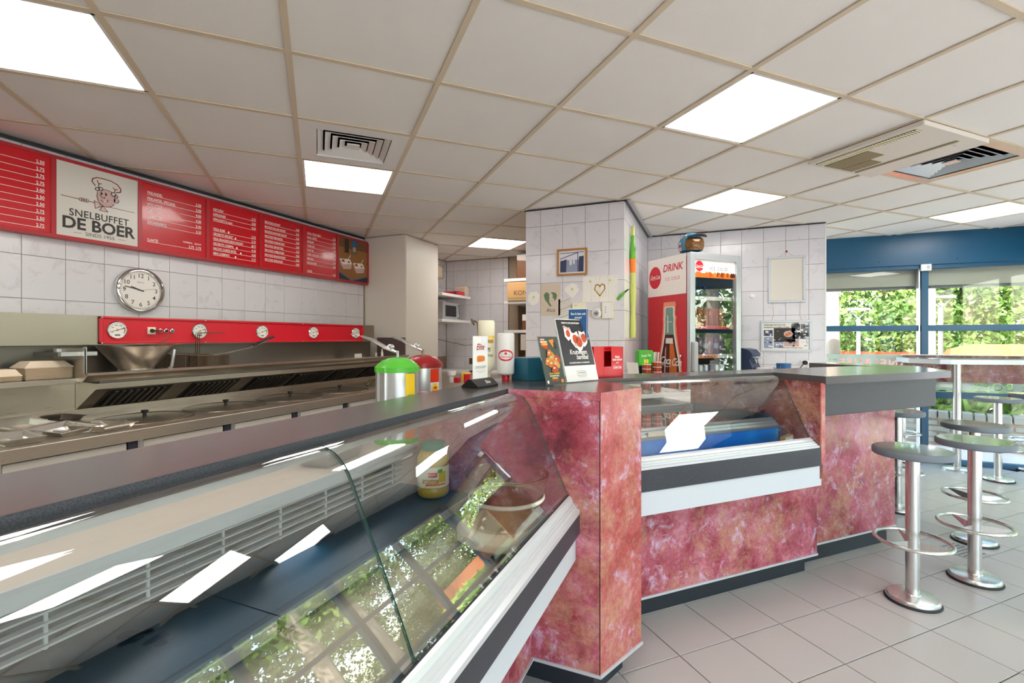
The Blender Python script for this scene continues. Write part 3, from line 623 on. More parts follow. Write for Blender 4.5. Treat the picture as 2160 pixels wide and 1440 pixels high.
# ---- bar stools
st = thing('bar_stool', 'front bar stool with grey seat, closest to the marbled bar counter', 'stool', onz(1925, 1266, 0), 0, 'steel column bar stools')
MB('rubber').lathe([(.118, 0), (.120, .004), (.116, .012), (.1, .013)], n=40).build('rubber_foot', st)
MB('steel_post').lathe([(.113, .012), (.113, .020), (.106, .030), (.09, .033), (.034, .036), (.032, .04)], n=40).build('base_plate', st)
MB('steel_post').lathe([(.030, .034), (.030, .735), (.030, .745)], n=28).build('column', st)
MB('dark').lathe([(.034, .738), (.06, .744), (.06, .752)], n=24).build('seat_mount', st)
m = MB('seat_rubber'); m.lathe([(.05, .746), (.163, .748), (.169, .753), (.170, .775), (.166, .7815), (.160, .7825)], n=48, cap=True); se = m.build('seat', st)
MB('seat_top').lathe([(.1595, .782), (.1595, .784), (.001, .784)], n=48, cap=False).build('seat_pad', st)
RZ = .31; rg = MB('steel_post'); rg.tube([(.158 * math.cos(2 * PI * i / 40), .158 * math.sin(2 * PI * i / 40), RZ) for i in range(40)], .0095, n=10, closed=True); rg.build('foot_ring', st)
for k in range(3):
    a = R(95 + 120 * k); ca, sa = math.cos(a), math.sin(a); m = MB('steel_post'); M = Matrix.Rotation(a, 4, 'Z')
    m.add([(.028, -.0015, RZ - .055), (.152, -.0015, RZ - .006), (.152, -.0015, RZ + .004), (.028, -.0015, RZ - .0), (.028, .0015, RZ - .055), (.152, .0015, RZ - .006), (.152, .0015, RZ + .004), (.028, .0015, RZ - .0)],
          [(0, 1, 2, 3), (7, 6, 5, 4), (0, 4, 5, 1), (1, 5, 6, 2), (2, 6, 7, 3), (3, 7, 4, 0)], M=M); m.build('ring_bracket', st)
ST = tree(st)
for px, py, rz, lb in ((2056, 1222, .2, 'bar stool second from the marbled bar counter, standing right behind the front one'), (2055, 1142, .5, 'bar stool whose seat peeps out directly above the second stool, near the floor drain'),
                   (1893, 1075, .3, 'bar stool half hidden behind the right end of the marbled bar counter'), (2105, 1013, .9, 'bar stool standing alone before the brick planter window'), (2172, 992, .4, 'bar stool cut off by the right picture edge at the window')):
    dup(ST, loc=onz(px, py, 0), rz=rz, label=lb)
d2 = Vector(((1904 - CX) / FPX * 5.2, 5.2)); dup(ST, loc=(d2.x * _c - d2.y * _s, d2.x * _s + d2.y * _c, 0), rz=1.1, label='farthest bar stool behind the bar counter, close to the window post')
# ---- window table and marbled shelf
wtb = thing('standing_table', 'silver edged standing table with a steel column in front of the windows', 'table', (2.33, 6.25, 0))
def Tq(mm): q_ = MB(mm); q_.M = Matrix.Translation((-2.33, -6.25, 0)); return q_
Tq('alu_bright').prism([(1.86, 6.02), (2.06, 5.87), (2.14, 5.86), (2.95, 6.05), (3.2, 6.38), (1.86, 6.38)], 1.096, 1.142).build('table_edge', wtb, bev=.004)
Tq('laminate').prism([(1.875, 6.03), (2.065, 5.885), (2.14, 5.876), (2.94, 6.06), (3.18, 6.37), (1.875, 6.37)], 1.142, 1.145).build('table_top', wtb)
m = Tq('steel_post'); m.lathe([(.033, .03), (.033, 1.096)], n=28, c=(2.33, 6.25)); m.build('column', wtb)
m = Tq('steel_post'); m.lathe([(.125, .0), (.125, .014), (.11, .022), (.035, .03)], n=36, c=(2.33, 6.25)); m.build('base_plate', wtb)
ms = thing('window_shelf', 'red marbled panel shelf with pale top edge fixed along the windows', 'shelf', (2.6, 6.42, .9))
def Mq(mm): q_ = MB(mm); q_.M = Matrix.Translation((-2.6, -6.42, -.9)); return q_
Mq('marble_brown').box(1.93, 3.3, 6.405, 6.425, .885, 1.165).build('panel', ms); Mq('white_lam').box(1.925, 3.3, 6.39, 6.45, 1.165, 1.173).build('top_edge', ms)
# ---- floor drain
p = UV(1.7244 + .3 * 9 + .15, 1.898 - .3 * 0 + .15); p = onz(2028, 1162, 0)
dr = thing('floor_drain', 'square perforated steel drain cover set in the floor tiles between the stools', 'drain', (p.x, p.y, .0005), PI / 4)
MB('drain').box(-.10, .10, -.10, .10, 0, .003).build('cover', dr); m = MB('black')
for i in range(7):
    for j in range(7): m.prism([( -.078 + .026 * i + .008 * math.cos(k * PI / 4), -.078 + .026 * j + .008 * math.sin(k * PI / 4)) for k in range(8)], .0031, .0034)
m.build('drain_holes', dr)
# ================================================================ MENU BOARD
XM = -3.565
mbd = thing('menu_board', 'long red illuminated style menu board of seven panels high on the tiled wall', 'menu board', (XM, 2.8, 2.19))
def Nq(mm='frame_red'): q_ = MB(mm); q_.M = Matrix.Translation((-XM, -2.8, -2.19)); return q_
YM = [1.05, 1.52, 1.977, 2.444, 2.905, 3.371, 3.820, 4.286]; ZB, ZTp = 1.945, 2.430
m = Nq(); m.box(XL, XM - .004, YM[0], YM[-1], ZB, ZTp, 'frame_red'); m.build('back_box', mbd)
for z0, z1 in ((ZB - .001, ZB + .022), (ZTp - .02, ZTp)): Nq().box(XM - .01, XM + .006, YM[0], YM[-1], z0, z1).build('frame_rail', mbd, bev=.002)
for y in YM: Nq().box(XM - .01, XM + .0055, y - .012, y + .012, ZB + .02, ZTp - .018).build('frame_post', mbd)
def panel(i, m): 
    q_ = Nq(m); q_.box(XM - .004, XM, YM[i] + .012, YM[i + 1] - .012, ZB + .022, ZTp - .02); q_.M = Matrix.Translation((-XM, -2.8, -2.19)) @ frame((XM, YM[i], ZB), '+x'); return q_
def menu(i, rows, pitch, top, tsize=.0275, x0=.045, x1=.418):
    q_ = panel(i, 'menu_red')
    q_.build('menu_panel', mbd); t_ = MB('white_print'); t_.M = q_.M
    for k, r in enumerate(rows):
        if r is None: continue
        nm, pr = r; y = top - k * pitch
        t_.rect(x0, x1, y - .006, y - .0035, 'white_print', 1)
        if nm.endswith('*'): nm = nm[:-1]; t_.oval(x0 + .0118 * len(nm) + .022, y + .006, .007, .0085, 'white_print', 1, 12)
        if nm: t_.text(nm, x0, y, tsize, 'white_print', 1, bold=.012, align='LEFT', sx=.70 if len(nm) < 20 else .60)
        if pr: t_.text(pr, x1, y - (.020 if False else -.0), tsize, 'white_print', 1, bold=.012, align='RIGHT', sx=.85)
    t_.build('lettering', mbd)
    return q_.M
menu(0, [('', p_) for p_ in '2.50 2.75 2.75 2.75'.split()] + [('KALFSVLEES KROKET', '3.00')] + [('', p_) for p_ in '2.50 2.50 2.75 2.50 2.75'.split()], .0405, .425 - .012, .026, -.25, .43)
lm = panel(1, 'menu_white'); lm.build('logo_panel', mbd)
L_ = MB('ink'); L_.M = lm.M
L_.text('SNELBUFFET', .232, .150, .060, 'ink', 2, bold=.012, space=1.05, sx=.92); L_.text('DE BOER', .230, .073, .098, 'ink', 2, bold=.028, sx=.98)
L_.text('SINDS 1955', .232, .040, .030, 'ink', 2, space=1.05); L_.rect(.095, .135, .049, .051, 'ink', 2); L_.rect(.330, .370, .049, .051, 'ink', 2)
# chef emblem: hat, head, hair, bow tie and skewer
L_.oval(.262, .300, .052, .055, 'skin_print', 1); L_.oval(.318, .298, .014, .017, 'skin_print', 1)
bi = 'brown_ink'
L_.line([(.205, .365), (.188, .385), (.192, .405), (.215, .418), (.25, .42), (.29, .418), (.325, .405), (.345, .38), (.342, .36), (.318, .352)], .006, bi, 2)
L_.line([(.215, .400), (.223, .382), (.223, .350)], .005, bi, 2); L_.line([(.223, .382), (.238, .385)], .005, bi, 2); L_.line([(.300, .378), (.312, .368), (.308, .348)], .005, bi, 2); L_.line([(.312, .368), (.325, .372)], .005, bi, 2)
L_.line([(.242, .352), (.275, .354), (.300, .345)], .0035, bi, 2)
L_.line([(.216, .330), (.214, .300), (.222, .270), (.240, .250), (.262, .243), (.29, .252), (.308, .272)], .0035, 'ink', 2)
for cx_, cy_, r_ in ((.215, .345, .010), (.235, .352, .010), (.303, .335, .013), (.318, .325, .009)): L_.line([(cx_ + r_ * math.cos(a), cy_ + r_ * math.sin(a)) for a in [k * PI / 6 for k in range(13)]], .0045, 'ink', 3)
for ex in (.238, .262): L_.oval(ex, .325, .006, .011, 'ink', 3); L_.oval(ex + .002, .331, .002, .003, 'menu_white', 4)
L_.line([(.228, .315), (.240, .300), (.252, .297), (.257, .305)], .004, 'ink', 3); L_.line([(.235, .282), (.252, .272), (.270, .280), (.272, .292)], .004, 'ink', 3); L_.poly([(.243, .279), (.256, .270), (.268, .282)], 'menu_white', 4)
L_.line([(.329, .310), (.334, .298), (.326, .285), (.314, .284)], .0035, 'ink', 3)
L_.line([(.035, .260), (.130, .258)], .004, bi, 1); L_.line([(.165, .257), (.205, .256)], .004, bi, 1); L_.line([(.28, .248), (.425, .246)], .003, bi, 1)
for k in range(4): L_.oval(.130 + .011 * k, .258, .008, .011, 'skin_print', 2, 12); L_.line([(.130 + .011 * k + .008 * math.cos(a), .258 + .011 * math.sin(a)) for a in [q_ * PI / 4 for q_ in range(9)]], .0018, 'ink', 3)
L_.line([(.245, .246), (.200, .268), (.205, .222), (.245, .246), (.228, .216), (.272, .214), (.245, .246)], .004, bi, 3)
for q_ in ((.208, .250), (.210, .236), (.240, .222), (.255, .222)): L_.line([(.232, .243), q_], .0015, bi, 3)
L_.build('emblem', mbd)
menu(2, [('FRIKANDEL', '2.50'), ('FRIKANDEL SPECIAAL', '3.50'), ('SITO-STICK', '4.00'), ('LOEMPIA', '4.50'), ('SCHNITZEL', '5.00'), ('SHOARMAROL', '3.50'), None, None, ('SLAATJE', '2.75  3.75')], .0405, .398)
t_ = MB('white_print'); t_.M = Matrix.Translation((-XM, -2.8, -2.19)) @ frame((XM, YM[2], ZB), '+x'); t_.text('NORMAAL   GROOT', .418, .398 - .0405 * 7.2, .017, 'white_print', 1, bold=.01, align='RIGHT', sx=.85); t_.build('lettering', mbd)
menu(3, [('KIPCORN', '2.75'), ('KIPRUNNER', '3.00'), ('KIPNUGGETS (6 stuks)', '4.00'), None, ('VEGA BAMI*', '2.75'), ('GROENTE KROKET*', '2.75'), ('VEGA DRAADJESVLEESCH KROKET*', '2.75'), ('GROENTE LOEMPIA*', '4.50'), ('NACHO CHEESE BITES*', '4.00'), ("MINI LOEMPIA'S*", '3.75')], .0378, .398)
menu(4, [(a, b) for a, b in (('BROODJE KROKET', '3.00'), ('BROODJE GOULASH KROKET', '3.25'), ('BROODJE KALFSVLEES KROKET', '3.25'), ('BROODJE FRIKANDEL', '3.00'), ('BROODJE KNAKWORST', '3.00'), ('BROODJE GEHAKTBAL', '3.25'), ('BROODJE HAMBURGER', '4.50'), ('BROODJE BRAADWORST', '4.25'), ('BROODJE KIPBURGER', '4.00'))], .0405, .405)
menu(5, [('COLA / COLA ZERO', '2.25'), ('SINAS / SPRITE', '2.25'), ('APPELSAP', '2.75'), ('CAPRI SUN', '2.00'), ('FUZE TEA', '2.75'), ('CASSIS / CHOCOMEL / FRISTI', '2.75'), ('RED BULL', '2.75'), ('BRONWATER', '2.00'), None, ('KOFFIE', '2.00')], .0405, .405)
pm = panel(6, 'wood_print'); pm.build('photo_panel', mbd)
F_ = MB('black'); F_.M = pm.M; F_.rect(.012, .454, .022, .10, 'poster_black', 1); F_.rect(.012, .454, .36, .465, 'brown', 1); F_.poly([(.012, .10), (.20, .022), (.454, .09), (.454, .36), (.012, .33)], 'wood_print', 2)
F_.line([(.012, .10), (.20, .022), (.454, .09)], .012, 'blue', 3); F_.rect(.10, .16, .31, .455, 'ink', 3); F_.rect(.21, .28, .32, .455, 'blue', 3); F_.oval(.245, .36, .026, .03, 'gold', 4)
for cx_, cy_ in ((.11, .19), (.31, .17)):
    F_.poly([(cx_ - .085, cy_ + .045), (cx_ + .07, cy_ + .055), (cx_ + .10, cy_ + .01), (cx_ - .04, cy_ - .01)], 'white_print', 4); F_.poly([(cx_ - .085, cy_ + .045), (cx_ - .04, cy_ - .01), (cx_ - .03, cy_ - .06), (cx_ - .07, cy_ - .01)], 'skin_print', 4)
    F_.poly([(cx_ - .04, cy_ - .01), (cx_ + .10, cy_ + .01), (cx_ + .085, cy_ - .045), (cx_ - .03, cy_ - .06)], 'skin_print', 4); F_.oval(cx_ - .03, cy_ + .028, .03, .013, 'food_red', 5); F_.oval(cx_ + .01, cy_ + .035, .025, .02, 'white_print', 6); F_.oval(cx_ + .05, cy_ + .025, .02, .012, 'food', 5); F_.line([(cx_ + .02, cy_ + .03), (cx_ + .075, cy_ + .10)], .008, 'white_print', 7)
F_.build('print', mbd)
# ================================================================ CLOCK
cp = onx(297, 612, -3.60); ck = thing('wall_clock', 'round chrome wall clock with white dial on the tiled wall', 'clock', (XL, cp.y, cp.z))
Mx = frame((0, 0, 0), '+x')
MB('chrome', Mx).lathe([(.150, 0), (.152, .02), (.146, .034), (.134, .036), (.128, .028), (.124, .02)], n=56, cap=False).build('rim', ck, ang=60)
MB('white_print', Mx).lathe([(.128, .0), (.128, .018)], n=48).build('dial', ck)
m = MB('ink', Mx @ Matrix.Translation((0, 0, .019)))
for h in range(12):
    a = PI / 2 - (h + 1) * PI / 6; m.text(str(h + 1), .098 * math.cos(a), .098 * math.sin(a) - .013, .040, 'ink', 0, bold=.004)
for k in range(60): a = k * PI / 30; m.line([(.118 * math.cos(a), .118 * math.sin(a)), (.122 * math.cos(a), .122 * math.sin(a))], .0015, 'ink', 0)
m.text('Balance', 0, .050, .014, 'grey', 0); m.build('numerals', ck)
for nm, a, l, w, z in (('hour_hand', R(90 - 290), .062, .006, .021), ('minute_hand', R(90 - 283), .098, .0045, .023), ('second_hand', R(90 - 80), .09, .0015, .024)):
    m = MB('ink', Mx @ Matrix.Translation((0, 0, z))); m.line([(-.018 * math.cos(a), -.018 * math.sin(a)), (l * math.cos(a), l * math.sin(a))], w, 'ink', 0); m.build(nm, ck)
# ================================================================ KITCHEN LINE (fryer range)
XF = -2.632; YK0, YK1 = -.6, 4.28
fy = thing('fryer_range', 'long stainless steel frying range with round steel lids and white cupboard doors', 'range', (-2.95, 1.8, 0))
def G(mm='steel'): q_ = MB(mm); q_.M = Matrix.Translation((2.95, -1.8, 0)); return q_
G().box(-3.27, XF, YK0, YK1, .842, .9).build('bench_top', fy, bev=.004)
G().box(-3.27, -3.245, YK0, YK1, .9, .955).build('upstand', fy)
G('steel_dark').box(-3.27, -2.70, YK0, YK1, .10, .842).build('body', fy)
hy = [.38, .92, 1.443, 1.946, 2.446, 2.941, 3.45, 3.95]
for a, b in zip(hy, hy[1:]):
    G('cabinet_white').box(-2.70, -2.672, a + .055, b - .02, .16, .832).build('door', fy, bev=.003)
    G('alu').box(-2.70, -2.668, a + .028, a + .052, .14, .838).build('door_stile', fy); G('recess').box(-2.695, -2.668, a - .016, a + .024, .14, .838).build('handle_recess', fy)
lid = None
for k, (px, py) in enumerate(((308, 882), (484, 858), (612, 838), (716, 823))):
    p = onz(px, py, .9); p.x = -2.95
    t = thing('fryer_cover', 'round steel fryer lid with black knob, %s from the left along the range' % ('first', 'second', 'third', 'fourth')[k], 'lid', (p.x, p.y, .9), 0, 'round lids on the frying range')
    MB('lid_steel').lathe([(.238, .0), (.240, .004), (.225, .007), (.218, .004), (.19, .0045), (.06, .009), (.001, .010)], n=56).build('lid', t, ang=50)
    MB('black').lathe([(.010, .008), (.009, .028), (.018, .040), (.018, .046), (.004, .048)], n=16).build('knob', t)
# backsplash, shelf, hood
bs = thing('steel_backsplash', 'brushed steel backsplash plates behind the frying range', 'backsplash', (-3.28, 2, 1.0))
def Hq(mm='steel'): q_ = MB(mm); q_.M = Matrix.Translation((3.28, -2, -1.0)); return q_
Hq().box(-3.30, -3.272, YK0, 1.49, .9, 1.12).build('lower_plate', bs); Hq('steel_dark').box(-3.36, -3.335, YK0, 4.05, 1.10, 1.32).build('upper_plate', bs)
hb = thing('steel_wall_band', 'wide brushed steel band along the wall carrying the red gauge panel', 'panel', (-3.4, 1.8, 1.4))
def Jq(mm='steel_band'): q_ = MB(mm); q_.M = Matrix.Translation((3.4, -1.8, -1.4)); return q_
Jq().prism([(-3.615, YK0), (-3.245, YK0), (-3.245, 4.0), (-3.615, 4.0)], 1.314, 1.482).build('body', hb, bev=.002)
rp = thing('gauge_board', 'bright red control panel with five round thermometers on the steel band', 'panel', (-3.245, 2.7, 1.4))
ya, yb = 1.585, 3.82
m = MB('hot_red'); m.M = Matrix.Translation((3.245, -2.7, -1.4)); m.box(-3.245, -3.238, ya, yb, 1.318, 1.478); 
for z0, z1 in ((1.318, 1.330), (1.466, 1.478)): m.box(-3.245, -3.230, ya, yb, z0, z1)
for y0, y1 in ((ya, ya + .02), (yb - .02, yb)): m.box(-3.245, -3.230, y0, y1, 1.318, 1.478)
m.build('plate', rp, bev=.002)
m = MB('alu')
for y in (ya + .01, 2.2, 3.05, yb - .01):
    for z in (1.324, 1.472): m.lathe([(.005, 0), (.004, .003)], n=8, M=frame((.016, y - 2.7, z - 1.4), '+x'))
m.build('screws', rp)
for k, px in enumerate((247, 421, 553, 661, 750)):
    p = onx(px, 699, -3.235); M = frame((.006, p.y - 2.7, -.0), '+x')
    MB('chrome', M).lathe([(.052, 0), (.053, .006), (.049, .012), (.047, .009)], n=40, cap=False).build('gauge_rim', rp)
    d_ = MB('white_print', M); d_.lathe([(.0485, 0), (.0485, .007)], n=36)
    d_.M = M @ Matrix.Translation((0, 0, .0075)); d_.line([(.038 * math.cos(R(a)), .038 * math.sin(R(a))) for a in range(-25, 30, 8)], .004, 'food_red', 1)
    for a in range(-30, 211, 20): d_.line([(.036 * math.cos(R(a)), .036 * math.sin(R(a))), (.041 * math.cos(R(a)), .041 * math.sin(R(a)))], .0015, 'ink', 1)
    for a, s_ in ((210, '0'), (150, '50'), (105, '100'), (60, '150'), (20, '200')): d_.text(s_, .028 * math.cos(R(a)), .028 * math.sin(R(a)) - .003, .011, 'ink', 1)
    d_.rect(-.014, .014, -.034, -.025, 'grey', 1); d_.line([(-.037, -.012), (.034, .011)], .002, 'ink', 2); d_.oval(0, 0, .006, .006, 'gold', 2, 12); d_.build('gauge_dial', rp)
p = onx(319, 698, -3.235); M = frame((.006, p.y - 2.7, -.002), '+x')
m = MB('cream', M); m.box(-.022, .022, -.022, .022, 0, .012); m.build('switch_plate', rp, bev=.002); m = MB('ink', M); m.box(-.006, .034, -.005, .005, .012, .03); m.lathe([(.013, .012), (.011, .024)], n=16); m.build('switch_knob', rp)
for px, c_ in ((338, 'dark_red_lid'), (350.5, 'black'), (363, 'dark_green')):
    p = onx(px, 698.5, -3.235); M = frame((.006, p.y - 2.7, -.002), '+x'); MB('chrome', M).lathe([(.0135, 0), (.0135, .007), (.010, .009)], n=20).build('button_ring', rp); MB(c_, M).lathe([(.0095, .008), (.0085, .013)], n=16).build('button', rp)
# shelf with takeaway boxes
sh = thing('steel_shelf', 'short steel wall shelf carrying the stacked takeaway boxes', 'shelf', (-3.2, .9, 1.12))
m = MB('steel'); m.M = Matrix.Translation((3.2, -.9, -1.12)); m.box(-3.335, -3.10, YK0, 1.43, 1.112, 1.14); m.build('board', sh, bev=.002)
NTH = ('first', 'second', 'third', 'fourth', 'fifth', 'sixth', 'seventh', 'eighth', 'ninth', 'tenth')
def clam(y0, y1, n, ztop, label, grp, lid=True):
    w = (y1 - y0) / 2; yc = (y0 + y1) / 2; base = 1.1405; hb_ = (ztop - .035 - base)
    for k in range(n):
        z = base + hb_ * k / n; h = hb_ / n
        o = MB('pulp'); a = .93; 
        v = []
        for (sc, zz) in ((a, 0), (1.0, h * .8), (1.015, h * .86), (1.015, h * .97)):
            for sx_, sy_ in ((-1, -1), (1, -1), (1, 1), (-1, 1)): v.append((sx_ * .075 * sc, sy_ * w * sc, zz))
        f_ = [(0, 3, 2, 1), (12, 13, 14, 15)] + [(r_ * 4 + i, r_ * 4 + (i + 1) % 4, r_ * 4 + 4 + (i + 1) % 4, r_ * 4 + 4 + i) for r_ in range(3) for i in range(4)]
        o.add(v, f_); ob = o.build('takeaway_box', None, loc=(-3.205, yc, z))
        tag(ob, '%s pulp takeaway box from the top, %s' % (NTH[n - 1 - k], label), 'takeaway box', grp)
    t = MB('pulp'); v = []
    for (sx0, sy0, zz) in ((.076, w * 1.015, 0), (.076, w * 1.015, .003), (.052, w * .72, .032), (.050, w * .70, .034)):
        for sx_, sy_ in ((-1, -1), (1, -1), (1, 1), (-1, 1)): v.append((sx_ * sx0, sy_ * sy0, zz))
    t.add(v, [(0, 3, 2, 1), (12, 13, 14, 15)] + [(r_ * 4 + i, r_ * 4 + (i + 1) % 4, r_ * 4 + 4 + (i + 1) % 4, r_ * 4 + 4 + i) for r_ in range(3) for i in range(4)])
    tag(t.build('takeaway_lid', None, loc=(-3.205, yc, base + hb_ + .0005)), 'domed pulp lid on top, ' + label, 'box lid')  # only the lid that closes the stack
clam(1.225, 1.418, 9, 1.235, 'in the large stack ending the shelf', 'nested boxes in the large stack')
clam(1.11, 1.215, 5, 1.200, 'in the small low stack', 'nested boxes in the small stack')
clam(.90, 1.10, 9, 1.250, 'in the stack cut by the picture edge', 'nested boxes in the left stack')
# extractor: drip tray above, filter face below
hd = thing('extractor_hood', 'low steel extractor hood with dark slatted grease filters behind the lids', 'extractor hood', (-3.15, 2.8, 1.1))
def E_(mm='steel'): q_ = MB(mm); q_.M = Matrix.Translation((3.15, -2.8, -1.1)); return q_
Y0h, Y1h = 1.49, 4.27
E_().extrude_y([(-3.27, .955), (-3.262, .955), (-3.072, 1.074), (-3.060, 1.074), (-3.060, 1.106), (-3.27, 1.110)], Y0h, Y1h).build('hood_body', hd, bev=.0015)
def slope(t, o=0): return (-3.262 + .19 * t + .531 * o, .955 + .119 * t - .848 * o)
ys = [(1.56, 1.90), (2.02, 2.36), (2.47, 2.83), (2.86, 3.26), (3.29, 3.68), (3.71, 4.10)]
for a, b in ys:
    fr_ = E_('filter'); p0, p1 = slope(.06, .004), slope(.94, .004); p2, p3 = slope(.94, -.002), slope(.06, -.002)
    fr_.extrude_y([p0, p1, p2, p3], a, b); fo = fr_.build('grease_filter', hd); nb = 8; wd = (b - a - .05) / nb
    for k in range(nb):
        y = a + .03 + wd * k; q0, q1 = slope(.12, .013), slope(.88, .013); q2, q3 = slope(.88, .004), slope(.12, .004)
        E_('steel_dark').extrude_y([q0, q1, q2, q3], y, y + wd * .5).build('baffle', fo)
    E_('black').extrude_y([slope(.10, .0065), slope(.90, .0065), slope(.90, .004), slope(.10, .004)], a + .018, b - .018).build('filter_slots', fo)
dt = thing('drip_tray', 'long steel drip tray with raised gutter lip above the extractor hood', 'tray', (-3.15, 2.8, 1.15))
def T_(mm='steel'): q_ = MB(mm); q_.M = Matrix.Translation((3.15, -2.8, -1.15)); return q_
T_().extrude_y([(-3.335, 1.122), (-3.05, 1.122), (-3.0, 1.155), (-2.996, 1.167), (-3.006, 1.170), (-3.012, 1.160), (-3.056, 1.128), (-3.335, 1.128)][::1], 1.42, Y1h).build('tray', dt)
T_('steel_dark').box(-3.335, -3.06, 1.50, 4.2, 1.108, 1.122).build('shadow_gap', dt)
T_().extrude_y([(-3.335, 1.128), (-3.05, 1.128), (-3.03, 1.145), (-3.03, 1.30), (-3.335, 1.30)], 1.42, 1.425).build('side_plate', dt); T_('alu').box(-3.045, -3.03, 1.418, 1.43, 1.165, 1.305).build('corner_post', dt)
fd = thing('batter_funnel', 'large steel batter funnel with lever handle standing on the drip tray', 'funnel', (-3.16, 1.735, 1.128))
MB('steel').lathe([(.088, 0), (.088, .045), (.092, .05), (.185, .172), (.187, .178), (.180, .178), (.086, .055), (.08, .05)], n=40, cap=False).build('bowl', fd)
m = MB('alu'); m.tube([(.10, .10, .02), (.13, .12, .05), (.14, .13, .155)], .010, n=6); m.box(.075, .12, .05, .11, .012, .04); m.build('bracket', fd)
m = MB('brown'); m.tube([(.0, .07, .175), (.02, .22, .182), (.05, .26, .186)], .004); m.tube([(.07, .08, .18), (.06, .145, .235)], .004); m.build('lever', fd)
sc_ = MB('cream', frame((.089, .03, .018), '+x')); sc_.box(-.02, .02, 0, .02, 0, .003); sc_.oval(-.009, .01, .005, .005, 'ink', 6, 10); sc_.oval(.009, .01, .005, .005, 'ink', 6, 10); sc_.build('outlet_label', fd)
tl = thing('swivel_bracket', 'short square steel arm sticking out left of the batter funnel', 'bracket', (-3.2, 1.40, 1.26)); MB('steel_dark').box(-.13, .10, -.06, .10, .0, .018).build('arm', tl); MB('alu').box(.10, .125, -.058, .098, -.001, .020).build('end_cap', tl); MB('white').box(-.08, -.05, 0, .03, .018, .034).build('clip', tl)
# wire baskets
def wire_basket(name, label, loc, w, d_, h, hook, handle):
    b = thing(name, label, 'basket', loc); m = MB('mesh_wire'); r_ = .0011; nx = 22
    for lev in range(9):
        z = h * lev / 8; m.tube([(-d_, -w, z), (d_, -w, z), (d_, w, z), (-d_, w, z)], r_ if 0 < lev < 8 else .003, n=4, closed=True)
    for i in range(nx + 1):
        y = -w + 2 * w * i / nx
        for x in (-d_, d_): m.box(x - r_, x + r_, y - r_, y + r_, 0, h)
    for i in range(9):
        x = -d_ + 2 * d_ * i / 8
        for y in (-w, w): m.box(x - r_, x + r_, y - r_, y + r_, 0, h)
    for i in range(nx): y = -w + 2 * w * i / nx; m.box(-d_, d_, y - r_, y + r_, 0, .002)
    m.build('wire_mesh', b)
    if hook:
        for dx in (-.02, 0, .02): MB('mesh_wire').tube([(dx, w - .03, h), (dx, w - .03, h + .13), (dx + .004, w - .015, h + .142), (dx + .03, w + .13, h + .150)], .0028, n=6).build('hook_wire', b)
    if handle:
        for dx in (-.012, .012): MB('chrome').tube([(dx, w - .07, h), (dx + .06, w + .15, h + .045), (dx + .10, w + .27, h + .105)], .0028, n=6).build('handle_wire', b)
        MB('black').tube([(.078, w + .165, h + .066), (.112, w + .31, h + .128)], .0085, n=8).build('grip', b)
    return b
wire_basket('frying_basket', 'dark wire frying basket with upright hook wires standing on the drip tray', (-3.20, 2.03, 1.13), .125, .07, .115, True, False)
wire_basket('frying_basket', 'dark wire frying basket with long black grip leaning out to the right', (-3.10, 2.13, 1.13), .11, .05, .105, False, True)
# steel pans on the left end of the bench
def pan(px, py, ang, L, Wd, label, tilt=0, z=.9005):
    p = onz(px, py, .9); t = thing('steel_pan', label, 'pan', (p.x, p.y, z), ang); m = MB('pan_steel'); h = .03; r0 = .82
    o = [(-L, -Wd), (L, -Wd), (L, Wd), (-L, Wd)]
    def ring(s_, zz): return [(x * s_, y * s_, zz) for x, y in o]
    v = ring(1.0, h) + ring(.90, h - .001) + ring(.80, .004) + ring(.78, .0) + ring(.9, h - .006) + ring(1.0, h - .003); f_ = []
    for a_, b__ in ((0, 1), (1, 2)): f_ += [(a_ * 4 + i, b__ * 4 + i, b__ * 4 + (i + 1) % 4, a_ * 4 + (i + 1) % 4) for i in range(4)]
    f_ += [(8, 9, 10, 11)] + [(12 + i, 16 + i, 16 + (i + 1) % 4, 12 + (i + 1) % 4) for i in range(4)] + [(16 + i, 20 + i, 20 + (i + 1) % 4, 16 + (i + 1) % 4) for i in range(4)] + [(20 + i, i, (i + 1) % 4, 20 + (i + 1) % 4) for i in range(4)] + [(15, 14, 13, 12)]
    m.add(v, f_); m.build('pan', t, bev=.003); MB('alu').box(-L * .5, L * .5, -Wd * .08, Wd * .08, .004, .009).build('base_ridge', t)
    MB('alu').box(-L * .25, L * .25, Wd, Wd + .012, h - .005, h).build('rim_tab', t); t.rotation_euler = (R(tilt), R(tilt * .5), ang)
pan(215, 905, .2, .125, .085, 'shiny steel pan nearest the first round fryer lid')
pan(135, 912, .15, .125, .09, 'shiny steel pan in the middle of the loose pans', 4)
pan(112, 890, .5, .11, .08, 'steel pan tilted against the upstand behind the other pans', -12)
pan(40, 905, .1, .12, .09, 'steel pan at the left picture edge, behind the lowest one', 3)
pan(30, 932, -.1, .13, .07, 'lowest steel pan at the left picture edge, close to the bench front')
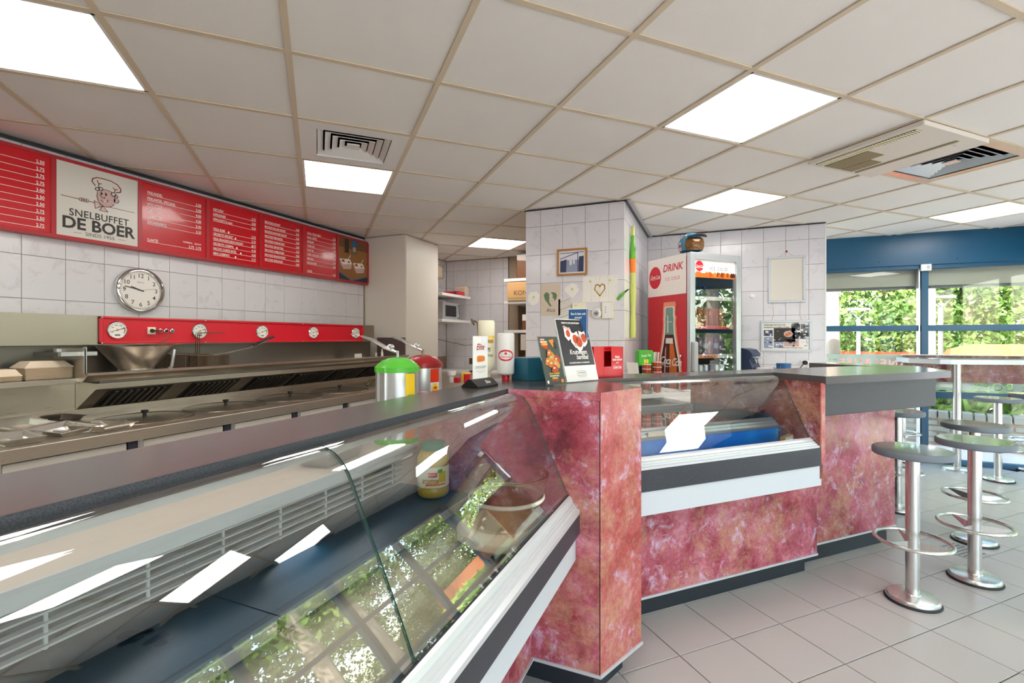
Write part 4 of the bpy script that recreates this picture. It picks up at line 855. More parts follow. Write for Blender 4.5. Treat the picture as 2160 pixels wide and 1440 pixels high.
# tap and pot at the right end of the range
p = onz(760, 812, .9); tp = thing('drain_tap', 'curved steel drain tap above the fourth fryer lid', 'tap', (-2.93, p.y, .9)); m = MB('gold_metal'); m.tube([(0, -.10, .012), (0, -.06, .05), (.0, 0, .065), (0, .25, .055)], .012, n=10); m.build('spout', tp)
for px, h_, r_, lb in ((793, .075, .017, 'small plain steel cylinder on the tray beside the grey cupboard plate'), (806, .11, .017, 'slim steel bottle with a narrow neck behind the green lidded dispenser')):
    p = onx(px, 760, -3.12); t = thing('steel_flask', lb, 'container', (-3.12, p.y, 1.129)); MB('steel').lathe([(r_, 0), (r_, h_ * .7), (r_ * .6, h_ * .8), (r_ * .6, h_)] if h_ > .1 else [(r_, 0), (r_, h_), (r_ * .8, h_)], n=18).build('body', t)
t = thing('paper_card', 'small blank white card on the drip tray', 'card', onx(757, 752, -3.2)); MB('white').box(-.002, .002, -.06, .04, -.028, .03).build('card', t)
gp = thing('steel_cover_plate', 'dark reddish steel plate on the side of the white cupboard', 'panel', (-3.25, 4.298, 1.25)); MB('plate_brown').box(-.19, .185, -.008, 0, -.13, .105).build('plate', gp)
# ================================================================ ON AND BEHIND THE COUNTERS
def dispenser(name, label, x, y, lidm, label_fn, h=.305, r=.094, rz=0):
    t = thing(name, label, 'sauce dispenser', (x, y, .9), rz); n = 40
    def cyl(rr, z0, z1, m, nm, flute=True):
        pr = []
        for i in range(72):
            a = 2 * PI * i / 72; q_ = rr
            for fc_ in (R(250), R(262), R(274), R(70), R(82), R(94)):
                d_ = abs((a - fc_ + PI) % (2 * PI) - PI)
                if d_ < R(5): q_ = rr + .007 * math.cos(d_ / R(5) * PI / 2)
            pr.append((q_ * math.cos(a), q_ * math.sin(a)))
        MB(m).prism(pr, z0, z1, sm=True).build(nm, t, ang=40)
    cyl(r, .018, h, 'alu', 'body'); cyl(r + .006, 0, .02, lidm, 'base_ring'); cyl(r + .004, h, h + .022, lidm, 'lid_rim')
    MB(lidm).lathe([(r + .002, h + .02), (r * .93, h + .032), (r * .7, h + .050), (r * .4, h + .060), (.012, h + .064)], n=36).build('lid_dome', t, ang=60)
    s = MB('white'); s.M = Matrix.Rotation(R(342), 4, 'Z')
    def band(a0, a1, z0, z1, m, rr, mb, k=8):
        v = []; f = []
        for i in range(k + 1):
            a = a0 + (a1 - a0) * i / k; v += [(rr * math.cos(a), rr * math.sin(a), z0), (rr * math.cos(a), rr * math.sin(a), z1)]
        for i in range(k): f.append((2 * i, 2 * i + 2, 2 * i + 3, 2 * i + 1))
        mb.add(v, f, m, True)
    label_fn(s, band, r); s.build('label_strip', t)
    zt = h + .062; p = MB('chrome'); p.tube([(0, 0, zt), (0, .0, zt + .03)], .007); p.tube([(0, 0, zt + .022), (-.05, -.02, zt + .045), (-.10, -.042, zt + .078), (-.145, -.06, zt + .094)], [.006, .009, .008, .005], n=8); p.build('pump_lever', t)
    MB('alu', Matrix.Translation((-.03, -.012, zt + .045))@Matrix.Rotation(PI/2, 4, 'X')).lathe([(.014, -.012), (.014, .004), (.011, .006)], n=18).build('pivot', t)
    p = MB('chrome'); p.tube([(-.145, -.06, zt + .094), (-.19, -.08, zt + .103)], .0018); p.build('spout_tip', t)
    return t
def lab_yellow(s, band, r):
    band(-.26, .26, .14, .30, 'yellow', r + .0012, s); band(-.26, .26, .02, .14, 'orange', r + .0012, s); band(-.17, .17, .165, .21, 'green', r + .0018, s); band(-.13, .13, .172, .203, 'blue', r + .0022, s)
    s.M = s.M @ frame((r + .0028, 0, .180), '+x'); s.text('Remia', 0, 0, .016, 'white_print', 0, bold=.02, sx=.8)
def lab_red(s, band, r):
    band(-.28, .28, .235, .30, 'bright_red', r + .0012, s); band(-.28, .28, .12, .235, 'white_print', r + .0012, s); band(-.28, .28, .02, .12, 'dark_red_lid', r + .0012, s); band(-.20, .20, .13, .215, 'yellow', r + .0016, s); band(-.12, .12, .215, .228, 'yellow', r + .0016, s)
    s.M = s.M @ frame((r + .0024, 0, .0), '+x')
    for z, w_ in ((.185, 'Kruiden'), (.168, 'Ketchup'), (.146, 'Saus')): s.text(w_, 0, z, .015, 'bright_red', 0, bold=.02, sx=.7)
    s.oval(0, .208, .009, .007, 'bright_red', 0)
dispenser('sauce_dispenser', 'green lidded sauce dispenser with yellow and orange label and long pump lever', -1.283, 1.739, 'green_lid', lab_yellow)
dispenser('sauce_dispenser', 'dark red lidded sauce dispenser standing behind the green lidded one', -1.347, 2.037, 'dark_red_lid', lab_red, h=.305, r=.096)
pt = thing('steel_pot', 'tall steel pot on the worktop left of the green lidded dispenser', 'pot', (-1.42, 1.52, .9)); MB('steel').lathe([(.07, 0), (.075, .12), (.08, .125), (.074, .122), (.066, .004), (.001, .004)], n=30, cap=False).build('body', pt)
p = onz(722, 968, .9); at = thing('aluminium_tray', 'shallow aluminium tray of wooden sticks on the beige worktop', 'tray', (-1.30, 1.36, .9005), R(8)); m = MB('alu')
v = []
for (a, b, z) in ((.055, .095, 0), (.070, .112, .045), (.078, .120, .046), (.078, .120, .044), (.069, .111, .042), (.053, .093, .003)): v += [(-a, -b, z), (a, -b, z), (a, b, z), (-a, b, z)]
m.add(v, [(r_ * 4 + i, r_ * 4 + (i + 1) % 4, r_ * 4 + 4 + (i + 1) % 4, r_ * 4 + 4 + i) for r_ in range(5) for i in range(4)] + [(0, 3, 2, 1), (20, 21, 22, 23)]); m.build('tray', at, bev=.006)
m = MB('kraft'); random.seed(5)
for i in range(26): y = random.uniform(-.05, .05); x = random.uniform(-.04, .04); m.tube([(x, y - .05, .012 + i * .0007), (x + random.uniform(-.02, .02), y + .05, .014 + i * .0007)], .0012, n=4)
m.build('wooden_sticks', at, kind='stuff')
# jar of piccalilli
jp = onz(922, 1033, .7205); jr = thing('sauce_jar', 'big glass jar of yellow pickle relish with green lid inside the display counter', 'jar', (-1.035, 1.64, .7205))
MB('piccalilli').lathe([(.055, .002), (.062, .01), (.063, .035), (.060, .04), (.060, .12), (.062, .13), (.063, .155), (.05, .178), (.044, .186), (.001, .187)], n=36).build('relish', jr, ang=60)
MB('plastic_clear').lathe([(.058, 0), (.066, .008), (.067, .036), (.063, .042), (.063, .128), (.067, .134), (.066, .16), (.052, .184), (.046, .19), (.046, .20)], n=36, cap=False).build('glass', jr, ang=60)
MB('dark_green').lathe([(.048, .188), (.050, .19), (.050, .212), (.047, .215), (.001, .215)], n=36).build('lid', jr)
s = MB('picca_label'); v = []; f = []
def wrap(mb, a0, a1, z0, z1, rr, m, k=14):
    v = []; f = []
    for i in range(k + 1): a = a0 + (a1 - a0) * i / k; v += [(rr * math.cos(a), rr * math.sin(a), z0), (rr * math.cos(a), rr * math.sin(a), z1)]
    mb.add(v, [(2 * i, 2 * i + 2, 2 * i + 3, 2 * i + 1) for i in range(k)], m, True)
wrap(s, R(200), R(400), .045, .125, .0636, 'picca_label', 30)
for k in range(7): wrap(s, R(206 + 12 * k), R(211 + 12 * k), .045, .125, .0638, 'cream')
for z in (.055, .075, .112): wrap(s, R(200), R(300), z, z + .007, .0639, 'cream')
wrap(s, R(262), R(322), .062, .078, .0641, 'gold'); wrap(s, R(275), R(350), .054, .061, .0642, 'orange'); wrap(s, R(322), R(352), .066, .108, .0640, 'piccalilli'); wrap(s, R(318), R(336), .104, .118, .0643, 'green'); wrap(s, R(285), R(316), .088, .106, .0643, 'bright_red')
s.M = Matrix.Rotation(R(-60), 4, 'Z') @ frame((.0650, 0, 0), '+x'); s.text('Kroon', .0, .093, .014, 'white_print', 0, bold=.02, sx=.8); s.M = Matrix.Rotation(R(-68), 4, 'Z') @ frame((.0650, 0, 0), '+x'); s.text('PICCALILLY', 0, .066, .0115, 'white_print', 0, bold=.02, sx=.8)
s.build('paper_label', jr)
# cake plate with clear dome and a clear ring standing over it
ck2 = thing('cake_plate', 'round beige cake plate with clear domed cover inside the display counter', 'cake plate', (-.640, 1.455, .690))
MB('grey').lathe([(.05, -.024), (.10, -.022), (.13, .0), (.135, .01)], n=44).build('foot', ck2)
MB('cake_beige').lathe([(.12, .004), (.150, .006), (.160, .014), (.160, .030), (.152, .040), (.135, .048), (.118, .050), (.001, .050)], n=56).build('plate', ck2, ang=50)
MB('beige_clear').lathe([(.118, .052), (.108, .066), (.075, .080), (.04, .086), (.02, .088)], n=48, cap=False).build('domed_cover', ck2, ang=60)
MB('beige_clear').lathe([(.02, .086), (.014, .094), (.022, .104), (.001, .106)], n=24, cap=False).build('cover_knob', ck2)
cr = thing('cake_dome', 'large clear plastic ring bowl standing on the beige cake plate', 'cover', (-.640, 1.475, .742))
MB('plastic_clear').lathe([(.118, .0), (.128, .08), (.138, .147)], n=56, cap=False).build('wall', cr, ang=60)
MB('beige_clear').lathe([(.138, .143), (.144, .147), (.144, .155), (.136, .157), (.132, .153)], n=56, cap=False).build('rim', cr); MB('offwhite').lathe([(.127, .070), (.130, .074), (.130, .082), (.126, .084)], n=56, cap=False).build('ridge', cr)
# ---- on the countertop (z = 1.1535)
Z = 1.1535
p = onz(1013, 806, Z); el = thing('table_card', 'white advertising card for a croquet in a black wedge stand', 'card stand', (-.878, 1.750, Z), R(80)); el.scale = (1.38, 1.2, 1)
MB('black').extrude_x([(-.034, 0), (.034, 0), (.034, .006), (.006, .034), (-.006, .034), (-.034, .008)], -.052, .052).build('stand', el, bev=.001)
m = MB('white'); m.box(-.036, .036, -.0015, .0015, .012, .208); m.build('card', el)
F_ = MB('white'); F_.M = frame((-.036, -.0016, .03), '-y'); F_.poly([(.036, .178), (.072, .178), (.072, .10), (.062, .13), (.05, .15)], 'photo_light', 1)
F_.text('Elite', .033, .122, .036, 'dark_red_lid', 2, bold=.008, shear=.35, sx=.62); F_.poly([(.018, .092), (.022, .098), (.050, .097), (.056, .092), (.056, .078), (.052, .074), (.022, .072), (.018, .076)], 'food', 2); F_.text('CROQUET', .036, .046, .014, 'grey', 2, sx=.8)
F_.text('Rijkgevuld met rundvlees', .036, .034, .0045, 'grey', 2); F_.text('krokant en mals', .036, .028, .0045, 'grey', 2); F_.build('print', el); F_ = MB('white'); F_.M = Matrix.Translation((0, -.0205, .0205)) @ Matrix.Rotation(R(45), 4, 'X'); F_.text('Elite', .012, -.008, .022, 'white_print', 1, bold=.01, shear=.35, sx=.62); F_.build('stand_print', el)
def on(px, py, z, Yd=None): return onz(px, py, z)
p = onz(1030, 796, Z); b1 = thing('sauce_bottle', 'tall upside down cream squeeze bottle with yellow label', 'bottle', (-1.015, 2.09, Z + .0)); b1.scale = (1, 1, 1.02)
MB('cream').lathe([(.018, 0), (.02, .03), (.034, .045), (.040, .075), (.040, .19), (.0415, .192), (.0415, .272), (.036, .280), (.001, .281)], n=32).build('bottle', b1, ang=40)
s = MB('yellow'); wrap(s, R(180), R(380), .082, .205, .0413, 'cream'); wrap(s, R(180), R(380), .196, .206, .0416, 'yellow', 20); wrap(s, R(240), R(350), .172, .188, .0418, 'gold'); wrap(s, R(200), R(380), .085, .19, .0412, 'cream')
s.M = Matrix.Rotation(R(-55), 4, 'Z') @ frame((.0425, 0, 0), '+x') @ Matrix.Rotation(PI, 4, 'Z'); s.text('Saus', 0, -.150, .026, 'ink', 0, shear=.3, bold=.01, sx=.7); s.text('BOLLONI', 0, -.118, .015, 'dark_green', 0, bold=.02, sx=.8); s.build('label', b1)
p = onz(1067, 797, Z); b2 = thing('sauce_bottle', 'white cylindrical bottle standing on its red cap, with a red oval emblem', 'bottle', (-.905, 2.075, Z))
MB('hot_red').lathe([(.018, 0), (.019, .018), (.017, .026)], n=24).build('cap', b2); MB('white').lathe([(.020, .022), (.036, .026), (.041, .032), (.0415, .036), (.0415, .215), (.040, .221), (.034, .224), (.001, .224)], n=36).build('bottle', b2, ang=40)
s = MB('white', Matrix.Rotation(R(-66), 4, 'Z')); k = 24
def ovalwrap(mb, rr, ah, hh, zc, m, a_in=0, z_in=0):
    v = []; f = []
    for i in range(k): a = 2 * PI * i / k; v.append((rr * math.cos(ah * math.cos(a)), rr * math.sin(ah * math.cos(a)), zc + hh * math.sin(a)))
    for i in range(k): a = 2 * PI * i / k; v.append((rr * math.cos(a_in * math.cos(a)), rr * math.sin(a_in * math.cos(a)), zc + z_in * math.sin(a)))
    mb.add(v, [(i, (i + 1) % k, k + (i + 1) % k, k + i) for i in range(k)], m, True)
ovalwrap(s, .0420, .98, .027, .118, 'hot_red', .84, .019); s.M = s.M @ frame((.0425, 0, 0), '+x'); s.text('ROOKWORST', 0, .107, .011, 'hot_red', 0, bold=.01, sx=.8); s.poly([(-.007, .122), (.007, .122), (.006, .130), (0, .134), (-.006, .130)], 'hot_red', 0); s.oval(-.018, .124, .0015, .0015, 'hot_red', 0, 6); s.oval(.018, .124, .0015, .0015, 'hot_red', 0, 6); s.build('emblem', b2)
p = onz(1118, 800, Z); bx = thing('metal_box', 'teal blue metal box without markings on the counter corner', 'box', (-.797, 2.155, Z), R(-30)); MB('blue_box').box(-.065, .065, -.08, .08, 0, .105).build('body', bx, bev=.002); MB('blue_box').box(-.060, .060, -.075, .075, .105, .107).build('lid', bx)
# poster stands
po = thing('poster_stand', 'large black poster stand showing meat balls in napkins, leaning back', 'poster stand', (-.540, 2.125, Z), R(62)); T = Matrix.Rotation(R(-16), 4, 'X')
MB('glass', T).box(-.108, .108, -.002, .002, 0, .302).build('acrylic_sleeve', po); MB('white', T).box(-.105, .105, -.0032, -.0022, .004, .298).build('poster', po); MB('glass').box(-.108, .108, 0, .07, .0, .003).build('foot', po)
F_ = MB('white', T @ frame((-.105, -.0034, .004), '-y')); F_.rect(.003, .207, .072, .291, 'poster_black', 1); F_.text('NIEUW IN ONS ASSORTIMENT', .098, .272, .0105, 'white_print', 2, bold=.03, sx=.85)
for cx_, cy_, s1 in ((.065, .222, .8), (.105, .195, 1.0), (.165, .200, 1.0), (.128, .180, 1.15)):
    F_.poly([(cx_ - .028 * s1, cy_ + .038 * s1), (cx_ - .004, cy_ + .03 * s1), (cx_ + .02 * s1, cy_ + .04 * s1), (cx_ + .034 * s1, cy_), (cx_ + .01, cy_ - .03 * s1), (cx_ - .006, cy_ - .042 * s1), (cx_ - .03 * s1, cy_ - .012)], 'white_print', 2 + int(s1 * 3)); F_.oval(cx_, cy_ + .002, .017 * s1, .022 * s1, 'food_red', 3 + int(s1 * 3))
F_.poly([(.045, .262), (.085, .246), (.075, .238), (.035, .255)], 'skin_print', 7)
F_.text('Kruitwagen', .110, .125, .033, 'white_print', 2, bold=.006, shear=.25, sx=.75); F_.text('bamibal', .130, .101, .033, 'white_print', 2, bold=.006, shear=.25, sx=.78); F_.text('DE LEKKERSTE BAMIBAL VAN NEDERLAND', .105, .082, .0082, 'white_print', 2, bold=.03, sx=.85)
F_.line([(.075, .046), (.075, .026), (.135, .026), (.135, .046), (.075, .046)], .0015, 'grey', 1); F_.text('KRUITWAGEN', .105, .034, .009, 'grey', 2, bold=.02, sx=.8); F_.text('* * * * *', .105, .052, .008, 'grey', 1); F_.text('AMBACHTELIJK BEREID', .105, .018, .005, 'grey', 1); F_.build('print', po)
le = thing('leaflet_stand', 'narrow dark green leaflet stand showing cheese snacks beside the black poster', 'leaflet stand', (-.606, 1.922, Z), R(62)); le.scale = (1.15, 1, 1); T = Matrix.Rotation(R(-15), 4, 'X')
MB('glass', T).box(-.052, .052, -.0018, .0018, 0, .215).build('acrylic_sleeve', le); MB('poster_green', T).box(-.050, .050, -.003, -.002, .003, .212).build('leaflet', le)
F_ = MB('white', T @ frame((-.05, -.0032, .003), '-y')); F_.poly([(.008, .20), (.028, .20), (.034, .178), (.042, .150), (.024, .158), (.012, .165)], 'food_red', 1); F_.text('NIEUW', .020, .194, .008, 'white_print', 2, bold=.03, sx=.8); F_.text('NACHO', .024, .182, .012, 'white_print', 2, bold=.04, sx=.8); F_.text('CHEESE', .026, .171, .012, 'yellow', 2, bold=.04, sx=.8); F_.text('BITES', .028, .160, .012, 'bright_red', 2, bold=.04, sx=.8)
F_.poly([(.05, .193), (.076, .198), (.070, .160)], 'orange', 1); F_.poly([(.070, .180), (.082, .186), (.090, .160), (.074, .154)], 'poster_black', 2)
for k_, (cx_, cy_, r_) in enumerate(((.030, .10, .018), (.052, .118, .020), (.074, .108, .018), (.045, .090, .018), (.065, .085, .020), (.055, .068, .018), (.040, .135, .015))): F_.poly([(cx_ - r_, cy_ - r_ * .7), (cx_ - r_ * .3, cy_ - r_), (cx_ + r_ * .8, cy_ - r_ * .8), (cx_ + r_, cy_), (cx_ + r_ * .2, cy_ + r_ * 1.2), (cx_ - r_ * .5, cy_ + r_ * .7)], ('food', 'gold', 'food_red')[k_ % 3], 3 + k_); F_.oval(cx_ - r_ * .2, cy_ + r_ * .1, r_ * .35, r_ * .25, 'kraft', 4 + k_, 8)
for k_, (tx, c_) in enumerate((('LICHT PIKANTE', 'yellow'), ('KAASNACHO,', 'white_print'), ('HEERLIJK', 'yellow'), ('MET CHILI', 'bright_red'))): F_.text(tx, .050, .044 - .010 * k_, .0095, c_, 2, bold=.03, sx=.8)
F_.oval(.012, .012, .005, .007, 'white_print', 2); F_.oval(.085, .014, .007, .008, 'orange', 2); F_.build('print', le)
# napkin dispenser
nd = thing('napkin_dispenser', 'bright red napkin dispenser with white slogan lettering', 'napkin dispenser', (-.516, 2.442, Z), R(52)); m = MB('red')
w, h, dpt = .098, .155, .09
m.box(-w, -.03, -dpt / 2, -dpt / 2 + .004, 0, h); m.box(.018, w, -dpt / 2, -dpt / 2 + .004, 0, h); m.box(-.03, .018, -dpt / 2, -dpt / 2 + .004, 0, .055)
m.box(-w, w, dpt / 2 - .004, dpt / 2, 0, h); m.box(-w, -w + .004, -dpt / 2, dpt / 2, 0, h); m.box(w - .004, w, -dpt / 2, dpt / 2, 0, h); m.box(-w, w, -dpt / 2, dpt / 2, 0, .004); m.box(-w, w, -dpt / 2 + .006, dpt / 2 - .006, h * .86, h * .87); m.build('body', nd, bev=.001)
m = MB('white'); m.box(-w + .006, w - .006, -dpt / 2 + .008, dpt / 2 - .008, .005, .045); m.build('napkins', nd)
F_ = MB('white', frame((0, -dpt / 2, 0), '-y')); 
for k_, tx in enumerate(('Meals', 'taste better', 'with')): F_.text(tx, .058, .098 - .014 * k_, .017 if k_ < 2 else .011, 'white_print', 1, bold=.02, sx=.8)
cola(F_, .058, .045, .019, 'white_print', 1); F_.build('lettering', nd)
# service side between counter and niche: salt tub, cup
t = thing('salt_shaker', 'white plastic shaker with red cube cap behind the white card', 'shaker', onz(952, 806, 1.12)); MB('white').lathe([(.012, 0), (.012, .03), (.022, .038), (.025, .06), (.001, .061)], n=20).build('body', t); MB('hot_red').box(.026, .052, -.02, .01, 0, .028).build('cap', t, bev=.003)
t = thing('snack_cup', 'yellow and red paper cup left of the white card stand', 'cup', onz(983, 806, 1.12)); MB('yellow').lathe([(.020, 0), (.024, .05), (.023, .05)], n=20).build('cup', t); m = MB('hot_red'); wrap(m, R(-90), R(20), .0, .045, .0255, 'hot_red', 8); m.build('red_band', t)
# ================================================================ PILLAR WALL ITEMS (plane y = 3.931)
YW = YP - .001
def wallpt(px, py, y=YW): return ony(px, py, y)
def flat(name, label, cat, corners, m, th=.002, y=YW, body=None, bev=0):
    a = wallpt(corners[0], corners[1], y); b = wallpt(corners[2], corners[3], y); cx_, cz_ = (a.x + b.x) / 2, (a.z + b.z) / 2
    t = thing(name, label, cat, (cx_, y, cz_)); w, h = (b.x - a.x) / 2, (a.z - b.z) / 2
    MB(m).box(-w, w, -th, 0, -h, h).build(body or 'sheet', t, bev=bev); F = MB(m, frame((0, -th, 0), '-y')); return t, F, w, h
t, F, w, h = flat('framed_photograph', 'wooden framed old photograph of a snack stall on the pillar', 'picture', (1176, 527, 1239, 579), 'photo_light', .010, body='mat')
m = MB('wood_frame'); fw = .016
for x0, x1, z0, z1 in ((-w, w, h - fw, h), (-w, w, -h, -h + fw), (-w, -w + fw, -h + fw, h - fw), (w - fw, w, -h + fw, h - fw)): m.box(x0, x1, -.018, 0, z0, z1)
m.build('frame', t, bev=.002); a_, b_ = w - .028, h - .028
F.rect(-a_, a_, -b_, b_, 'photo_mid', 1); F.rect(-a_, a_, b_ * .2, b_, 'photo_light', 2); F.poly([(-a_, -b_), (-a_ * .5, -b_), (-a_ * .45, b_ * .3), (-a_, b_ * .1)], 'photo_dark', 3); F.poly([(a_ * .55, -b_), (a_ * .95, -b_), (a_, b_ * .55), (a_ * .6, b_ * .5)], 'photo_dark', 3)
F.line([(-a_, b_ * .35), (a_ * .5, b_ * .9), (a_ * .5, -b_)], .006, 'photo_dark', 4); F.line([(-a_, b_ * .9), (a_, b_ * .95)], .005, 'photo_dark', 4); F.oval(-.01, .0, .012, .03, 'photo_light', 5); F.oval(.018, .0, .009, .02, 'photo_light', 5); F.rect(-.04, .05, -b_, -b_ * .6, 'photo_mid', 5); F.build('print', t)
t, F, w, h = flat('drawing', 'beige sketch card with green heart and handwritten name on the pillar', 'drawing', (1141, 600, 1182, 665), 'kraft')
F.poly([(-.062, .04), (-.05, .062), (-.03, .068), (-.012, .05), (.01, .068), (.045, .06), (.06, .04), (.055, .01), (0, -.062), (-.05, 0)], 'sketch', 1); F.oval(.005, .035, .018, .028, 'kraft', 2); F.poly([(-.012, .01), (.03, .015), (.04, -.02), (.01, -.05), (-.01, -.02)], 'kraft', 3); F.line([(-.012, .02), (-.010, .05), (.006, .062), (.022, .045), (.024, .01)], .002, 'sketch', 4); F.line([(-.01, -.01), (.03, -.012)], .0015, 'brown', 4); F.text('Alicia', 0, -.105, .046, 'ink', 1, shear=.3, sx=.8); F.build('print', t)
def blob(name, label, cat, px, py, rx, ry, seed, m='paper'):
    random.seed(seed); p = wallpt(px, py); t = thing(name, label, cat, (p.x, YW, p.z)); pts = [(rx * random.uniform(.75, 1.1) * math.cos(a), ry * random.uniform(.75, 1.1) * math.sin(a)) for a in [k * PI / 8 for k in range(16)]]
    MB(m, frame((0, 0, 0), '-y')).prism(pts, 0, .002).build('sheet', t); F = MB(m, frame((0, -.0022, 0), '-y')); F.oval(.0, .01, rx * .15, ry * .15, 'lime', 1, 10); F.line([(-rx * .3, -ry * .2), (0, ry * .05), (rx * .2, -ry * .3)], .001, 'lightgrey', 1); F.build('scribble', t)
blob('drawing', 'white crumpled paper cut-out hanging over the left corner of the pillar', 'drawing', 1126, 629, .062, .07, 1)
blob('drawing', 'white cut-out paper between the heart sketch and the gold heart sheet', 'drawing', 1207, 612, .062, .065, 2)
t, F, w, h = flat('drawing', 'wide creased sheet with a golden heart under the photograph', 'drawing', (1229, 583, 1303, 635), 'paper')
F.line([(0, -.06), (-.045, -.005), (-.035, .03), (-.015, .035), (.0, .018), (.018, .038), (.038, .028), (.042, -.002), (0, -.06)], .010, 'gold', 1)
random.seed(2)
for i in range(26): x_, z_ = random.uniform(-w + .01, w - .01), random.uniform(-h + .01, h - .01); F.rect(x_, x_ + .003, z_, z_ + .008, 'lime', 1)
F.rect(-.09, -.075, .055, .07, 'lime', 2); F.rect(.075, .092, .06, .073, 'lime', 2)
for x_ in (-w / 2, 0, w / 2): F.line([(x_, -h), (x_, h)], .001, 'lightgrey', 1)
F.build('print', t)
t, F, w, h = flat('drawing', 'narrow pastel striped drawing below the white cut-out paper', 'drawing', (1178, 631, 1204, 690), 'offwhite')
for k_ in range(7): F.line([(-w * .8, -.04 + .022 * k_), (w * .8, -.01 + .022 * k_)], .003, ('blue_box', 'kraft', 'lightgrey')[k_ % 3], 1)
F.build('print', t)
t, F, w, h = flat('control_box', 'beige wall control box half hidden behind the black poster', 'control box', (1209, 639, 1238, 665), 'cream', .03, body='housing', bev=.003); F.rect(-w * .7, -w * .3, h * .55, h * .62, 'grey', 1); F.oval(-w * .2, -h * .4, .008, .008, 'offwhite', 1); F.build('print', t)
p = wallpt(1259, 661); t = thing('thermostat', 'round white thermostat with small grey display', 'thermostat', (p.x, YW, p.z)); M = frame((0, 0, 0), '-y'); MB('white', M).lathe([(.042, 0), (.044, .01), (.040, .022), (.030, .027), (.001, .028)], n=36).build('housing', t, ang=50); F = MB('grey', frame((0, -.0285, 0), '-y')); F.oval(0, 0, .026, .026, 'alu', 0); F.rect(-.014, .014, -.008, .008, 'grey', 1); F.text('18', 0, -.006, .016, 'black', 2); F.build('display', t)
t, F, w, h = flat('control_box', 'upright cream control box with three small lights right of the thermostat', 'control box', (1271, 637, 1294, 671), 'cream', .026, body='housing', bev=.004); F.rect(-w * .72, w * .72, -h * .92, h * .92, 'white', 1)
for z_ in (.35, .05, -.25): F.oval(-w * .35, h * z_, .004, .004, 'ink', 2, 10)
F.build('front_print', t)
t, F, w, h = flat('payment_sign', 'blue information sheet standing up behind the black poster', 'sign', (1200, 651, 1240, 791), 'blue', .003, y=2.22)
bpy.context.view_layer.update(); F.rect(-w, w, h - .004, h, 'white_print', 1); F.text('Kan ik hier ook', 0, h - .030, .0145, 'white_print', 1, bold=.03, sx=.8); F.text('pinnen?', 0, h - .048, .0145, 'white_print', 1, bold=.03, sx=.8); F.line([(w - .004, h), (w - .004, -h)], .0015, 'white_print', 1); F.build('lettering', t)
MB('glass').box(-w, w, -.02, .03, -h - .001, -h + .002).build('foot', t)
p = wallpt(1314, 621); t = thing('bird_figure', 'small green and black bird figure stuck near the pillar corner', 'figure', (p.x, YW - .012, p.z)); t.scale = (.8, .8, .8); m = MB('lime_green'); m.tube([(-.05, 0, -.055), (-.02, -.005, -.012), (.01, -.005, .01), (.03, 0, .03)], [.010, .017, .014, .008], 'lime_green', n=10); m.tube([(.02, 0, .02), (.05, 0, .045), (.066, 0, .052)], [.011, .007, .002], 'black', n=8); m.tube([(-.05, 0, -.055), (-.052, .0, -.02)], [.004, .002], 'dark_green', n=6); m.build('body', t)
# inflatable bottle on the pillar side wall
XI = .026
lo = thing('inflatable_bottle', 'long lime green and yellow inflatable bottle hanging down the pillar side wall', 'inflatable', (XP1 + .05, 4.16, 1.36))
a = onx(1335, 478, XP1 + XI); b = onx(1335, 712, XP1 + XI); H_ = a.z - b.z; lo.location = (XP1 + XI, (a.y + b.y) / 2, b.z)
m = MB('lime'); N_ = 24; pts = []; rr = []
for i in range(N_ + 1):
    f_ = i / N_; pts.append((0, .01 * math.sin(f_ * 6), H_ * f_)); rr.append(.024 + .003 * math.sin(f_ * 20) - (.010 if f_ > .93 else 0) - (.004 if .86 < f_ <= .93 else 0))
for a0, b0, mm in ((0, 14, 'lime'), (14, 17, 'orange'), (17, 22, 'lime_green'), (22, 25, 'lime')): MB(mm).tube(pts[a0:b0 + 1 if b0 < 25 else 25], rr[a0:b0 + 1 if b0 < 25 else 25], n=12).build({'lime': 'lower_body', 'orange': 'band', 'lime_green': 'upper_body'}[mm] if b0 < 25 else 'neck', lo)
s = MB('ink', frame((.028, -.0, H_ * .78), '+x')); s.text('a', -.012, 0, .07, 'dark_green', 0, bold=.03); s.build('lettering', lo)
# ================================================================ BACK WALL ITEMS (plane y = 5.463)
YQ = YB - .001
t, F, w, h = flat('wall_frame', 'empty upright silver click frame hanging on the tiled wall', 'frame', (1620, 543, 1699, 637), 'offwhite', .006, y=YQ, body='backing')  # frame with an empty backing
def rails(t, w, h, m='alu_bright', fw=.022, d_=.016):
    for x0, x1, z0, z1 in ((-w, w, h - fw, h), (-w, w, -h, -h + fw), (-w, -w + fw, -h + fw, h - fw), (w - fw, w, -h + fw, h - fw)): MB(m).box(x0, x1, -d_, 0, z0, z1).build('frame_rail', t, bev=.004)
rails(t, w, h); MB('grout').tube([(-.06, -.006, h), (0, -.006, h + .045), (.06, -.006, h)], .0012, n=4).build('cord', t); MB('dark_red_lid').sphere((0, -.006, h + .05), .010, n=8).build('hook', t)
hx = t.location.x; hz = t.location.z - h
t, F, w, h = flat('wall_frame', 'wide silver frame holding a black and white newspaper page', 'frame', (1604, 676, 1712, 742), 'paper', .006, y=YQ, body='page'); rails(t, w, h)  # frame around a newspaper page
for dx in (-.115, .115): MB('gold').tube([(hx - t.location.x + dx * 1.05, -.004, hz - t.location.z), (hx - t.location.x + dx * 1.0, -.004, h + .05), (hx - t.location.x + dx * 1.15, -.004, h)], .0013, n=4).build('cord', t)
F.text('Zelfgemaakte friet al jaren het', -w + .03, h - .052, .022, 'ink', 1, bold=.02, align='LEFT', sx=.72); F.text('handelsmerk van snackbar De Boer', -w + .03, h - .076, .022, 'ink', 1, bold=.02, align='LEFT', sx=.72)
random.seed(9)
